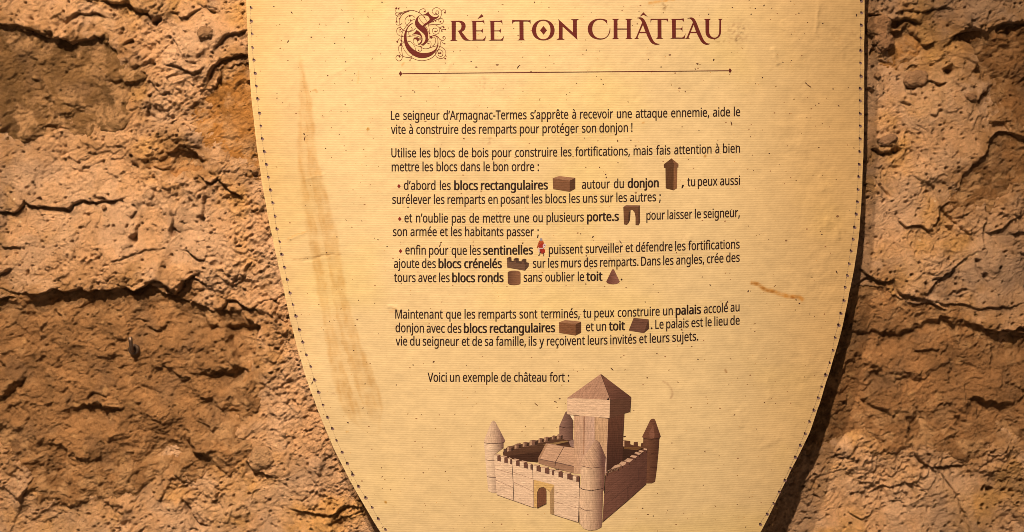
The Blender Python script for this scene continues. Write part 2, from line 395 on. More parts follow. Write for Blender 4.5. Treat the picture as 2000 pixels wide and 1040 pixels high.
# ------------------------------------------------------------------ the wall: lime mortar smeared over rubble stone
# lines are in photo pixels on the plane of the wall; each: points, half width, depth mm, ledge mm, fall-off px.
# The proud lip is on the left hand of travel.
LEDGES = [
    # left of the shield
    ([(-30,42),(0,45),(30,52),(60,57),(82,66),(100,62),(110,75),(125,76),(148,80)], 2.6, 3.0, 3.5, 60),
    ([(128,45),(140,36),(150,26),(168,31),(182,28),(205,32)], 3.0, 3.5, 2.0, 25),
    ([(196,2),(225,8),(250,4),(258,14),(270,24),(288,27),(298,42),(310,40)], 5.0, 7.0, 4.0, 60),
    ([(333,26),(345,24),(355,31),(368,30),(385,20),(398,14)], 2.6, 3.5, 1.6, 25),
    ([(402,14),(418,20),(430,24)], 4.0, 4.5, 1.0, 20),
    ([(385,5),(395,12),(412,10),(430,18)], 1.6, 2.5, 0.8, 20),
    ([(480,26),(476,38),(468,44),(455,47)], 1.4, 2.0, 1.4, 25),
    ([(421,100),(428,84),(438,72),(455,66),(470,64),(484,56)], 2.6, 3.5, 3.0, 40),
    ([(405,160),(409,142),(416,128),(430,119),(448,112),(470,105),(486,108)], 3.6, 5.0, 4.5, 60),
    ([(336,78),(345,86),(352,94),(361,102)], 3.0, 4.5, 0.8, 18),
    ([(322,123),(338,128),(350,132),(362,142),(380,146),(390,140),(402,128)], 3.2, 4.0, 2.0, 30),
    ([(238,139),(254,139),(262,130),(268,112)], 1.8, 2.4, 1.5, 25),
    ([(245,90),(250,82),(256,80)], 3.2, 4.0, 0.5, 15),
    ([(298,322),(304,330),(325,333),(345,340),(362,338),(375,334),(392,333),(400,322)], 5.5, 7.0, -2.5, 40),
    ([(391,341),(400,352),(412,360),(420,352),(424,346),(436,356),(446,366),(462,378),(472,386)], 3.0, 6.0, 3.0, 40),
    ([(100,150),(108,146),(118,150),(126,146),(130,140)], 1.6, 2.2, 1.2, 20),
    ([(-30,420),(0,416),(28,413),(45,400),(55,392),(63,402),(74,407),(95,404),(112,409),(138,408),(148,398),(165,393),(176,398),(188,396),(205,390),(222,391),(245,384)], 3.6, 7.0, 2.6, 70),
    ([(188,387),(200,383),(215,388),(228,390)], 3.0, 4.0, 1.5, 30),
    ([(262,402),(270,410),(262,420),(254,428)], 2.2, 2.5, -1.5, 25),
    ([(272,440),(268,455),(262,468)], 4.0, 4.0, -2.0, 25),
    ([(333,398),(338,415),(340,430),(336,446),(344,452)], 3.2, 3.8, -2.5, 25),
    ([(398,360),(401,380),(400,405),(396,428)], 3.0, 3.8, -2.2, 22),
    ([(360,488),(370,494),(380,500),(395,505),(405,508)], 3.2, 4.5, 1.6, 30),
    ([(222,514),(250,500),(268,490),(290,486),(315,484)], 1.4, 2.0, 1.4, 30),
    ([(2,485),(14,487),(28,484),(45,484)], 2.5, 2.5, 2.0, 25),
    ([(40,572),(58,576),(75,580),(105,564),(130,570),(160,562),(175,572),(200,570),(222,572),(245,560),(268,568),(282,568),(290,552),(305,545),(318,550)], 4.5, 7.0, 6.5, 130),
    ([(318,550),(330,560),(342,574),(352,566),(360,552),(378,540)], 3.0, 4.5, 4.0, 50),
    ([(352,572),(362,552),(375,540),(392,548),(408,555)], 2.2, 3.5, 3.0, 60),
    ([(-20,545),(0,538),(12,528),(22,520)], 4.0, 4.5, 3.0, 40),
    ([(418,603),(432,606),(445,592),(460,590),(475,600),(492,604),(505,598)], 3.5, 5.5, 4.0, 60),
    ([(455,556),(470,552),(480,538),(482,520),(492,512)], 2.2, 3.5, 2.2, 40),
    ([(505,600),(518,592),(530,586),(540,596),(536,612),(548,628),(562,636),(575,648)], 3.6, 5.5, -3.0, 45),
    ([(-20,850),(0,862),(25,876),(42,896),(56,915),(66,932),(60,948),(50,960),(46,972)], 3.5, 6.0, -6.5, 120),
    ([(212,940),(232,936),(238,920),(256,914),(275,907),(300,902)], 2.6, 4.0, 2.6, 50),
    ([(165,858),(190,854),(215,858),(235,866),(262,868)], 1.6, 2.4, 1.6, 30),
    ([(484,900),(492,915),(500,926),(516,922),(532,932)], 3.2, 5.0, 3.5, 40),
    ([(355,975),(362,1000),(372,1018),(388,1028),(402,1034)], 4.2, 6.5, -3.5, 40),
    ([(418,955),(428,962),(424,974),(414,984)], 2.6, 4.0, -2.5, 25),
    ([(570,996),(588,1000),(605,1004),(620,1004),(640,1008),(662,1000),(672,990),(688,986),(705,990)], 3.2, 5.0, 3.5, 50),
    ([(640,1022),(658,1018),(672,1008),(690,1004)], 2.4, 3.5, 2.0, 30),
    ([(310,938),(318,952),(322,965),(315,980)], 2.0, 2.6, -1.5, 20),
    ([(545,830),(556,838),(562,855),(556,880)], 1.6, 2.2, -1.2, 22),
    ([(60,1020),(72,1012),(80,1008)], 1.2, 1.6, 0.6, 15),
    ([(175,1024),(182,1010),(195,1006),(208,1006)], 1.4, 2.0, -1.0, 18),
    ([(470,790),(485,794),(492,788)], 2.4, 3.5, 1.2, 20),
    # right of the shield
    ([(1745,22),(1775,23),(1805,21),(1822,14),(1842,11),(1855,12),(1866,14)], 1.8, 3.0, 1.6, 40),
    ([(1690,30),(1712,33),(1738,36),(1752,42),(1768,38),(1782,42),(1800,52)], 4.0, 6.0, 3.5, 50),
    ([(1782,62),(1790,75),(1798,86),(1812,90),(1820,88),(1827,86)], 2.6, 4.5, 2.6, 40),
    ([(1858,72),(1872,67),(1890,64),(1905,63),(1922,64),(1940,58),(1955,48),(1972,44),(1990,45),(2030,40)], 4.8, 8.0, 5.0, 70),
    ([(1762,88),(1764,98),(1768,110)], 1.2, 2.2, 0.0, 15),
    ([(1716,114),(1728,121),(1746,124)], 2.2, 3.2, 1.5, 25),
    ([(1750,132),(1758,137)], 2.0, 3.0, 0.5, 15),
    ([(1772,136),(1784,130),(1794,134)], 4.0, 6.5, 1.0, 25),
    ([(1772,160),(1778,168),(1788,170)], 5.0, 8.0, 0.0, 20),
    ([(1812,158),(1830,164),(1846,160)], 4.0, 6.0, 1.5, 25),
    ([(1842,136),(1850,140),(1862,134)], 5.0, 7.0, 1.0, 25),
    ([(1905,85),(1908,100),(1912,118),(1906,128)], 2.6, 4.0, -3.0, 50),
    ([(1905,130),(1912,138),(1922,140)], 4.5, 6.0, 1.0, 25),
    ([(1908,204),(1916,192),(1922,182),(1936,180)], 4.2, 6.5, 2.0, 30),
    ([(1688,170),(1698,176),(1706,188)], 4.0, 5.0, 1.0, 22),
    ([(1756,196),(1768,200),(1778,206)], 2.6, 4.0, 1.0, 20),
    ([(1815,222),(1826,228),(1830,218)], 3.0, 4.0, 1.0, 20),
    ([(2030,255),(1975,258),(1945,262),(1934,275),(1920,301),(1898,331),(1880,355),(1868,380)], 3.2, 6.5, -5.0, 70),
    ([(1868,382),(1862,393),(1850,400),(1838,410),(1832,424),(1824,440),(1814,450),(1804,442),(1788,441),(1768,444),(1760,436),(1752,412)], 2.4, 5.0, -2.2, 30),
    ([(1838,410),(1855,423),(1866,432),(1880,444),(1896,464)], 2.2, 4.0, 1.2, 28),
    ([(1780,342),(1795,352),(1812,356),(1826,366),(1836,402)], 1.6, 2.2, 1.4, 30),
    ([(1924,394),(1926,430),(1922,460),(1922,498)], 1.6, 2.6, -2.2, 50),
    ([(1926,460),(1945,452),(1962,438),(1980,428),(2000,420)], 2.2, 3.4, 2.4, 40),
    ([(1975,455),(2000,452),(2030,448)], 2.6, 4.0, 2.0, 30),
    ([(1700,292),(1712,296),(1726,302),(1740,298),(1755,294)], 5.0, 7.5, 2.0, 30),
    ([(1712,360),(1722,372),(1740,382)], 3.4, 4.5, -1.0, 25),
    ([(1672,522),(1686,532),(1700,540),(1715,548),(1730,552),(1745,550),(1754,572),(1765,582),(1784,580),(1806,586)], 3.0, 5.5, 3.2, 50),
    ([(1672,556),(1688,548),(1702,536)], 2.6, 4.0, 1.5, 30),
    ([(1806,584),(1820,562),(1832,548),(1850,534),(1866,520),(1880,508),(1896,498)], 2.0, 3.5, 2.2, 45),
    ([(1812,586),(1830,600),(1845,608),(1862,618),(1880,628),(1900,636),(1925,642),(1950,650)], 3.0, 6.5, 4.2, 70),
    ([(1905,505),(1912,520),(1916,535),(1928,556)], 3.2, 5.0, 0.5, 22),
    ([(1822,590),(1850,594),(1880,596),(1905,602),(1950,600),(2000,592)], 1.8, 3.0, 2.0, 40),
    ([(1925,660),(1945,654),(1958,645),(1975,648),(1990,640),(2025,640)], 4.2, 7.0, 4.0, 60),
    ([(1732,774),(1742,784),(1756,792),(1768,804),(1780,796)], 3.2, 5.0, 3.5, 30),
    ([(1738,768),(1752,750),(1775,746),(1800,752),(1835,757)], 2.2, 2.6, -1.8, 30),
    ([(1788,853),(1786,875),(1790,892),(1800,904),(1815,909),(1850,912),(1888,908)], 3.6, 4.5, 2.5, 40),
    ([(1812,830),(1810,850),(1808,872)], 3.0, 3.5, -1.5, 20),
    ([(1838,919),(1848,934),(1858,948),(1866,964),(1871,978),(1880,996),(1888,1012),(1896,1040),(1905,1075)], 1.8, 4.5, 0.6, 25),
    ([(1712,957),(1728,950),(1745,950),(1762,946),(1777,943),(1792,952)], 2.0, 3.2, 1.5, 30),
    ([(1658,1005),(1668,1012),(1682,1014),(1700,1006),(1704,996)], 2.0, 2.8, 1.2, 25),
    ([(1925,888),(1940,886),(1955,880),(1968,868)], 1.4, 2.4, 0.6, 20),
    ([(1955,905),(1952,918),(1948,930)], 1.4, 2.2, 0.4, 15),
    ([(1598,945),(1590,965),(1600,975)], 2.0, 2.6, 0.8, 20),
]
PITS = [(62,38,3.5),(476,15,3.2),(306,40,9),(405,68,-10),(395,103,-8),(256,82,6),(430,150,-6),(62,90,3),(700,960,4),(1922,955,5),(1958,955,4),(1935,958,8),(1972,955,5),
        (488,342,7),(497,330,-9),(265,468,9),(340,452,7),(345,340,14),(372,345,10),(395,425,8),(1925,540,6),(1720,282,7),(1748,290,8),(1697,60,10),(1702,98,9),(1778,165,9),(1855,136,9),(1752,45,10),(1915,135,8)]
# stones that show where the mortar is missing: outline, level mm (top, bottom) behind the mortar lip, colour
STONES = [
    ('brown',  [(-60,52),(0,52),(55,62),(105,78),(150,84),(205,72),(228,100),(222,132),(256,158),(248,192),(215,228),(170,252),(140,216),(100,212),(60,236),(20,262),(-60,250)], (-3.0, 1.2), (0.185,0.118,0.058), 1.0),
    ('ochre',  [(425,165),(438,140),(470,122),(500,118),(560,140),(560,330),(500,322),(455,300),(420,262),(400,246),(412,205)], (-3.6, 0.6), (0.400,0.215,0.070), 0.8),
    ('brown',  [(-60,590),(40,578),(105,570),(160,568),(220,574),(288,562),(345,576),(410,606),(470,612),(505,640),(500,700),(486,760),(470,815),(440,842),(460,880),(430,905),(380,915),(330,900),(285,915),(215,950),(150,955),(80,945),(60,918),(20,870),(-60,840)], (-5.0, 1.0), (0.325,0.200,0.105), 2.1),
    ('ochre',  [(300,318),(330,300),(370,292),(400,315),(396,332),(345,340)], (-6.0, -2.0), (0.420,0.250,0.120), 1.0),
    ('brown',  [(1862,76),(1905,70),(1945,66),(1975,50),(2060,46),(2060,262),(1960,256),(1930,215),(1912,140),(1905,95)], (-5.5, -1.0), (0.300,0.175,0.085), 1.9),
    ('brown',  [(2060,262),(1948,266),(1938,282),(1915,318),(1890,352),(1872,380),(1925,392),(1960,366),(2060,352)], (-4.0, -1.0), (0.285,0.170,0.085), 1.0),
    ('brown',  [(1640,600),(1680,560),(1720,560),(1760,590),(1812,592),(1860,622),(1945,654),(2060,650),(2060,860),(1950,850),(1900,880),(1830,850),(1780,840),(1730,860),(1690,840),(1560,860)], (-3.5, 0.6), (0.315,0.190,0.100), 1.9),
    ('ochre',  [(1742,62),(1775,55),(1792,85),(1778,112),(1742,118),(1735,90)], (-4.5, -1.0), (0.430,0.250,0.105), 0.8),
]
# pebbles and chips bedded in the mortar: x, y, rx, ry, height mm, rotation, colour, label
PEBBLES = [
    (1714,52,22,18,8,20,(0.34,0.22,0.14)), (1722,80,18,17,8,-30,(0.36,0.235,0.155)), (1788,154,21,14,5,15,(0.36,0.245,0.165)),
    (1971,752,22,13,7,-12,(0.40,0.26,0.155)), (1733,274,17,9,6,20,(0.33,0.225,0.16)), (1770,790,14,12,7,40,(0.38,0.25,0.16)),
    (511,893,22,20,6,70,(0.46,0.325,0.215)), (404,64,13,12,6,0,(0.34,0.23,0.15)), (1716,98,7,5,5,10,(0.38,0.25,0.17)),
    (1712,148,6,5,4,0,(0.4,0.27,0.18)), (204,405,4,4,3,0,(0.4,0.27,0.18)), (1893,190,9,7,5,0,(0.36,0.24,0.16)),
]

STONE_LABELS = ['dark brown pitted stone at upper left', 'orange ochre stone showing beside the left edge of the shield', 'large rough brown stone around the iron hook at lower left',
    'small ochre stone deep in a hollow of the mortar', 'dark brown stone in the upper right corner', 'smooth brown stone beyond the slanting ledge at right',
    'broad rough brown stone right of the shield point', 'small ochre stone beside the knobbly pebbles at upper right']

def warp(px, py, amount=1.0):
    wx = fbm(px, py, 46, 4, 31) * 13 * amount; wy = fbm(px, py, 46, 4, 57) * 13 * amount
    wx = wx + fbm(px, py, 11, 3, 71) * 3.2 * amount; wy = wy + fbm(px, py, 11, 3, 83) * 3.2 * amount
    return px + wx, py + wy

def wall_base(px, py):
    """gentle swelling shared by mortar and stones, mm"""
    return 2.8 * fbm(px, py, 420, 2, 1) + 1.6 * fbm(px, py, 150, 3, 3)

def mortar_height(px, py):
    h = wall_base(px, py)
    rough = sstep(-0.12, 0.28, fbm(px, py, 170, 3, 5) + 0.35 * np.exp(-((px - 380) / 110) ** 2 - ((py - 210) / 150) ** 2) + 0.25 * np.exp(-((px - 560) / 90) ** 2 - ((py - 760) / 120) ** 2) - 0.3 * np.exp(-((px - 150) / 170) ** 2 - ((py - 470) / 60) ** 2) - 0.3 * np.exp(-((px - 1840) / 60) ** 2 - ((py - 200) / 150) ** 2))            # 0 trowelled smooth, 1 rough cast
    wx, wy = warp(px, py)
    # plates and flakes left by the trowel
    n = fbm(wx, wy, 135, 3, 9) * 5.5
    fr = n - np.floor(n)
    h += (np.floor(n) + sstep(0.0, 0.07, fr) + 0.25 * fr) * 1.5 * (0.35 + 0.65 * sstep(-0.2, 0.25, fbm(px, py, 120, 2, 12)))
    n = fbm(wx, wy * 1.3, 48, 3, 15) * 3.2
    fr = n - np.floor(n)
    h += (np.floor(n) + sstep(0.0, 0.14, fr)) * 0.6 * rough
    fx, fy = px + 1.5 * (wx - px), py + 1.5 * (wy - py)
    h += facets(fx, fy, 62, 401, 0.045, 0.9) * (0.3 + 0.7 * rough) + facets(fx, fy, 27, 403, 0.045, 0.5) * (0.15 + 0.85 * rough)
    # crumbs and dabs
    h += 2.5 * fbm(wx, wy, 40, 4, 21, 0.62) * (0.25 + rough)
    c, s = math.cos(R(38)), math.sin(R(38))
    qx, qy = px + 0.35 * (wx - px), py + 0.35 * (wy - py)
    u = c * qx - s * qy; v = s * qx + c * qy
    h += facets(fx, fy, 12.5, 405, 0.06, 0.42) * (0.12 + 0.9 * rough)
    h += 0.95 * fbm(u * 0.6, v, 14, 3, 25, 0.65) * (0.22 + rough)
    h += 1.3 * fbm(u * 0.8, v, 6.5, 2, 35, 0.7) * (0.28 + 0.8 * rough)
    # coarse grit standing proud in the rough places
    d, rid = cells(wx, wy, 15, 58)
    h += np.where(rid < 0.55, 1.3 * sstep(6.5, 1.0, d) * rid * 1.8, 0) * rough * sstep(-0.1, 0.3, fbm(px, py, 70, 2, 59))
    # thin scratchy creases
    r = fbm(u * 0.4, v, 26, 3, 41, ridged=True)
    h -= 1.5 * sstep(0.60, 0.9, r) * (0.25 + rough) * sstep(-0.1, 0.2, fbm(px, py, 60, 2, 43))
    # little holes
    for size, lim, depth, seed in ((26, 0.40, 3.0, 47), (13, 0.34, 1.8, 49)):
        d, rid = cells(px + 0.4 * (wx - px), py + 0.4 * (wy - py), size, seed)
        rad = 1.2 + 1.9 * rid / lim
        h -= np.where(rid < lim, depth * sstep(rad + 1.0, rad - 0.8, d), 0)
    d, rid = cells(wx, wy, 40, 55)
    h += np.where(rid < 0.4, (0.7 + 1.6 * rid) * sstep(3 + 14 * rid, 0, d), 0) * rough
    for x, y, r in PITS:
        m = (np.abs(px - x) < 40) & (np.abs(py - y) < 40)
        if m.any():
            dd = np.hypot(wx[m] - x, wy[m] - y)
            if r > 0: h[m] -= min(9.0, 2.0 + r * 0.55) * sstep(r + 1.5, r * 0.45, dd)
            else: h[m] += 3.0 * sstep(-r + 1, -r * 0.3, dd)
    for pts, w, depth, ledge, fall in LEDGES:
        xs = [p[0] for p in pts]; ys = [p[1] for p in pts]; mg = fall * 2.2 + 20
        m = (px > min(xs) - mg) & (px < max(xs) + mg) & (py > min(ys) - mg) & (py < max(ys) + mg)
        if not m.any(): continue
        lx = px[m] + 0.7 * (wx[m] - px[m]); ly = py[m] + 0.7 * (wy[m] - py[m])
        d, side, al = line_sd(lx, ly, pts)
        ww = 0.8 * w * (0.45 + 0.95 * np.sin(np.clip(al, 0.02, 0.98) * math.pi) ** 0.5 * (0.8 + 1.5 * fbm(lx, ly, 22, 3, 61)))
        ends = sstep(0.0, 0.10, al) * sstep(1.0, 0.90, al)
        ends = 0.25 + 0.75 * ends
        sgn = side * (1 if ledge >= 0 else -1)
        a = abs(ledge)
        lip = np.where(sgn > 0, np.exp(-d / fall), -0.55 * np.exp(-d / (fall * 0.7)) * sstep(0, 2.5, d)) * a * 0.85 * ends
        # the gap lies on the low side of the lip
        dd = np.where(sgn > 0, d * 2.2, d)
        gap = 0.55 * depth * sstep(ww * 1.7 + 0.8, ww * 0.35, dd) * ends
        h[m] += lip - gap
    return h

def stone_mask(px, py, pts):
    wx, wy = warp(px, py, 1.15)
    return poly_sd(wx, wy, pts)

def stone_height(px, py, pts, level, lump, seed):
    ys = [p[1] for p in pts]
    v = np.clip((py - min(ys)) / (max(ys) - min(ys)), 0, 1)
    h = wall_base(px, py) + level[0] + (level[1] - level[0]) * sstep(0.0, 0.9, v)
    wx, wy = warp(px, py, 0.8)
    c, s = math.cos(R(28)), math.sin(R(28))
    u = c * wx - s * wy; w = s * wx + c * wy
    h += lump * 1.5 * fbm(u * 0.8, w, 130, 3, seed)
    fx, fy = px + 1.7 * (wx - px), py + 1.7 * (wy - py)
    h += lump * (facets(fx, fy * 1.1, 88, seed + 3, 0.040, 1.1) + 0.8 * facets(fx, fy, 40, seed + 5, 0.040, 0.5) + 0.45 * facets(fx, fy, 18, seed + 7, 0.04, 0.3))
    h += 1.4 * fbm(u * 0.8, w, 15, 3, seed + 9, 0.65) + 0.95 * fbm(u * 0.7, w, 6.5, 2, seed + 12, 0.7) + facets(fx, fy, 10, seed + 11, 0.06, 0.3)
    d, rid = cells(px, py, 20, seed + 15)
    h -= np.where(rid < 0.45, 1.6 * sstep(3.2, 0.8, d), 0)
    return h

def mortar_colour(px, py, h):
    wx, wy = warp(px, py)
    pink = sstep(-0.25, 0.2, fbm(wx, wy, 120, 4, 101, 0.6)); och = sstep(0.0, 0.4, fbm(wx, wy, 170, 4, 103, 0.6))
    base = np.array([0.650, 0.450, 0.300]); cp = np.array([0.640, 0.475, 0.360]); co_ = np.array([0.640, 0.420, 0.195])
    c = base[None, :] + pink[:, None] * (cp - base)[None, :]
    c = c + (och * (1 - 0.6 * pink))[:, None] * (co_ - c)
    dirt = sstep(0.05, 0.5, fbm(wx, wy, 34, 4, 107, 0.65))
    c = c * (1 - 0.30 * dirt)[:, None]
    damp = sstep(0.0, 0.45, fbm(wx, wy, 240, 4, 115, 0.55))
    c = c * (1 - damp[:, None] * np.array([0.42, 0.40, 0.34])[None, :])
    # dusty, greyish weathering specks
    sp = sstep(0.30, 0.55, fbm(wx, wy, 7, 2, 109))
    c = c * (1 - 0.22 * sp)[:, None]
    # small broken bits of pale lime
    d, rid = cells(px, py, 60, 113)
    wht = ((rid < 0.10) & (d < 2.3))
    c[wht] = (0.74, 0.62, 0.46)
    return c

def stone_colour(px, py, rgb, seed, sd=None):
    wx, wy = warp(px, py)
    n = fbm(wx, wy, 60, 5, seed, 0.6); m = sstep(0.15, 0.5, fbm(wx, wy, 26, 4, seed + 2, 0.6))
    rgb = np.array(rgb); pale = np.array([0.50, 0.35, 0.21]); grey = np.array([0.20, 0.135, 0.09])
    c = rgb[None, :] * (1 + 0.7 * n)[:, None]
    c = c + (0.45 * m)[:, None] * (pale - c)
    g = sstep(0.1, 0.45, fbm(wx, wy, 80, 3, seed + 6))
    c = c + (0.5 * g)[:, None] * (grey - c)
    if sd is not None:            # lime dragged over the rim of the stone
        k = sstep(75, 0, sd) * sstep(-0.15, 0.25, fbm(wx, wy, 34, 4, seed + 13, 0.65)) * 0.85
        c = c + k[:, None] * (np.array([0.50, 0.345, 0.21]) - c)
    # scuffed pale spots where the stone has been chipped
    d, rid = cells(wx, wy * 0.8, 46, seed + 9)
    k = np.where(rid < 0.4, sstep(4 + 22 * rid, 2, d), 0) * (0.4 + 0.6 * sstep(-0.2, 0.3, fbm(px, py, 16, 3, seed + 11)))
    return c + (0.6 * k)[:, None] * (np.array([0.58, 0.40, 0.22]) - c)

def axis(lo, hi, step, outer, ostep):
    a = np.arange(lo, hi + step / 2, step)
    l = np.arange(lo - outer, lo - ostep / 2, ostep); r = np.arange(a[-1] + ostep, a[-1] + outer, ostep)
    return np.concatenate([l, a, r])

wall = bpy.data.objects.new('stone_wall', None); col.objects.link(wall)
wall['label'] = 'rough rubble stone wall smeared with beige lime mortar behind the parchment shield'
wall['category'] = 'stone wall'

STEP = 0.00092
gx = axis(-0.545, 0.545, STEP, 0.45, 0.005); gz = axis(-0.300, 0.285, STEP, 0.30, 0.005)
X, Z = np.meshgrid(gx, gz)
P = np.stack([X.ravel(), np.zeros(X.size), Z.ravel()], -1)
PX, PY = to_px(P)
RELIEF = 1.55
H = RELIEF * mortar_height(PX, PY)
NEAR = np.zeros(len(P)); SOFT = {'brown': 1.0, 'ochre': 0.8}
for kind, pts, level, rgb, lump in STONES:
    xs = [p[0] for p in pts]; ys = [p[1] for p in pts]
    m = (PX > min(xs) - 90) & (PX < max(xs) + 90) & (PY > min(ys) - 90) & (PY < max(ys) + 90)
    sd = stone_mask(PX[m], PY[m], pts)
    ys_ = (PY[m] - min(ys)) / (max(ys) - min(ys))
    soft = sstep(0.18, 0.5, ys_ + 0.25 * fbm(PX[m], PY[m], 90, 2, 190)) * SOFT[kind]
    hard = 22.0 * sstep(-2.0, 5.0, sd)
    gentle = np.clip((sd + 26) * 0.22, 0, 22)
    H[m] -= hard + (gentle - hard) * soft
    NEAR[m] = np.maximum(NEAR[m], sstep(-85, 5, sd))
P[:, 1] = -H / 1000.0
mc = mortar_colour(PX, PY, H)
smear = (NEAR * sstep(-0.35, 0.3, fbm(PX, PY, 40, 4, 191, 0.6)) * 0.9)[:, None]
mc = mc + smear * (np.array([0.37, 0.23, 0.115]) - mc)
me = grid_mesh('mortar', P, len(gx), len(gz), MORTAR, colour=mc)
mort = link('mortar', me, wall)

for k, (kind, pts, level, rgb, lump) in enumerate(STONES):
    xs = [p[0] for p in pts]; ys = [p[1] for p in pts]
    m = (PX > min(xs) - 75) & (PX < max(xs) + 75) & (PY > min(ys) - 75) & (PY < max(ys) + 75)
    mm = m.reshape(X.shape); rows = np.where(mm.any(1))[0]; cols_ = np.where(mm.any(0))[0]
    r0, r1, c0, c1 = rows[0], rows[-1] + 1, cols_[0], cols_[-1] + 1
    sub = np.zeros(X.shape, bool); sub[r0:r1, c0:c1] = True; sub = sub.ravel()
    sx, sy = PX[sub], PY[sub]
    sd = stone_mask(sx, sy, pts)
    h = RELIEF * stone_height(sx, sy, pts, level, lump, 200 + 20 * k)
    h -= 9.0 * sstep(-22.0, -48.0, sd)                    # the stone dives under the mortar
    Q = P[sub].copy(); Q[:, 1] = -h / 1000.0
    me = grid_mesh('stone', Q, c1 - c0, r1 - r0, STONE, keep=sd > -50, colour=stone_colour(sx, sy, rgb, 300 + 10 * k, sd))
    st = link('stone', me, wall)
    st['label'] = STONE_LABELS[k]

def blob(name, cx, cy, rx, ry, hh, rot, rgb, mat, parent, seed, base_h):
    """a pebble half bedded in the wall: an uneven squashed ball"""
    bm = bmesh.new(); bmesh.ops.create_icosphere(bm, subdivisions=5, radius=1.0)
    c = on_wall([cx], [cy])[0]
    V = np.array([v.co[:] for v in bm.verts])
    fac = [[v.index for v in f.verts] for f in bm.faces]
    bm.free()
    n = fbm(V[:, 0] * 60 + 31 * seed, V[:, 2] * 60 + V[:, 1] * 47, 60, 4, seed, 0.6)
    f2 = fbm(V[:, 0] * 60 + 11 * seed, V[:, 2] * 60 - V[:, 1] * 33, 30, 3, seed + 4, 0.6, ridged=True)
    V = V * (1 + 0.42 * n + 0.22 * f2)[:, None]
    V[:, 1] = np.clip(V[:, 1], -0.95 + 0.3 * n, 1)       # worn, flattish front
    a = R(rot); ca, sa = math.cos(a), math.sin(a)
    x = V[:, 0] * rx * 0.00052; z = V[:, 2] * ry * 0.00052
    Q = np.stack([c[0] + ca * x - sa * z, -base_h / 1000.0 + V[:, 1] * hh / 1000.0, c[2] + sa * x + ca * z], -1)
    tint = np.array(rgb)[None, :] * (1 + 0.5 * n)[:, None]
    me = raw_mesh(name, Q, np.array(fac), mat, tint)
    return link(name, me, parent)

for k, (x, y, rx, ry, hh, rot, rgb) in enumerate(PEBBLES):
    w = on_wall([x], [y]); i = np.argmin((np.abs(gx - w[0, 0]))); j = np.argmin(np.abs(gz - w[0, 2]))
    local = H.reshape(X.shape)[max(j - 12, 0):j + 12, max(i - 12, 0):i + 12]
    blob('pebble', x, y, rx, ry, hh, rot, rgb, STONE, wall, 500 + k, float(np.clip(np.percentile(local, 60), -9, 9)))

# ------------------------------------------------------------------ the shield panel
shield = bpy.data.objects.new('shield_panel', None); col.objects.link(shield)
shield['label'] = 'bowed shield shaped parchment information panel with red title, French text and castle picture'
shield['category'] = 'information panel'

LEFT = smooth_line([(470,-330),(474,-200),(479,-60),(480.5,0),(484,80),(487.5,150),(493,215),(499,262),(507,330),(519,400),(532,465),(541,505),(553,560),(570,640),(592,720),(618,795),(640,850),(668,910),(703,973),(742,1040),(800,1120),(880,1200),(980,1280),(1075,1338)], 8)
RIGHT_E = smooth_line([(1700,-330),(1694,-200),(1690,-60),(1688.5,0),(1688,100),(1687.5,200),(1687,262),(1685,340),(1681,421),(1673,500),(1659,571),(1643,650),(1618,732),(1584,840),(1557,895),(1530,948),(1486,1040),(1425,1130),(1340,1215),(1230,1290),(1110,1338)], 8)
def edge_fn(pts):
    a = np.array(pts); W = on_shield(a[:, 0], a[:, 1]); o = np.argsort(W[:, 2])
    return W[o, 2], W[o, 0]
lz, lx_ = edge_fn(LEFT); rz, rx_ = edge_fn(RIGHT_E)
zlo = max(lz[0], rz[0]); zhi = min(lz[-1], rz[-1])
NX, NZ = 640, int((zhi - zlo) / 0.00125)
zz = np.linspace(zlo, zhi, NZ)
xl = np.interp(zz, lz, lx_); xr = np.interp(zz, rz, rx_)
_k = np.hanning(61); _k /= _k.sum()
xl = np.convolve(np.pad(xl, 30, mode='edge'), _k, 'valid'); xr = np.convolve(np.pad(xr, 30, mode='edge'), _k, 'valid')
# a hand cut edge is never dead straight
xl = xl + 0.0006 * fbm(zz * 2000, zz * 0, 40, 3, 601); xr = xr + 0.0006 * fbm(zz * 2000, zz * 0 + 50, 40, 3, 603)
uu = np.linspace(0, 1, NX)
SX = xl[:, None] + (xr - xl)[:, None] * uu[None, :]
SZ = np.repeat(zz[:, None], NX, 1)
SY = -APEX + KBOW * (SX - XC) ** 2
P = np.stack([SX.ravel(), SY.ravel(), SZ.ravel()], -1)
px, py = to_px(P)

wx = px + 5 * fbm(px, py, 25, 3, 611); wy = py + 5 * fbm(px, py, 25, 3, 613)
tint = np.tile(np.array([0.500, 0.462, 0.335]), (len(P), 1))
n = fbm(px, py, 210, 4, 621); n2 = fbm(px, py * 2.2, 40, 4, 623, 0.6)
n3 = fbm(px, py * 1.4, 16, 4, 627, 0.65)
tint *= (1 + 0.11 * n + 0.13 * n2 + 0.10 * n3)[:, None]
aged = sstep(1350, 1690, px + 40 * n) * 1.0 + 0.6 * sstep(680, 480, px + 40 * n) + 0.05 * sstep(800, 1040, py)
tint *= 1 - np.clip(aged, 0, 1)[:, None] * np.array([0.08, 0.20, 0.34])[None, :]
yel = sstep(0.05, 0.5, fbm(px, py, 300, 3, 625))
tint[:, 2] *= 1 - 0.12 * yel
def stain(mask, rgb):
    global tint
    mask = np.clip(mask, 0, 1)[:, None]
    tint = tint * (1 - mask) + tint * np.array(rgb)[None, :] * mask
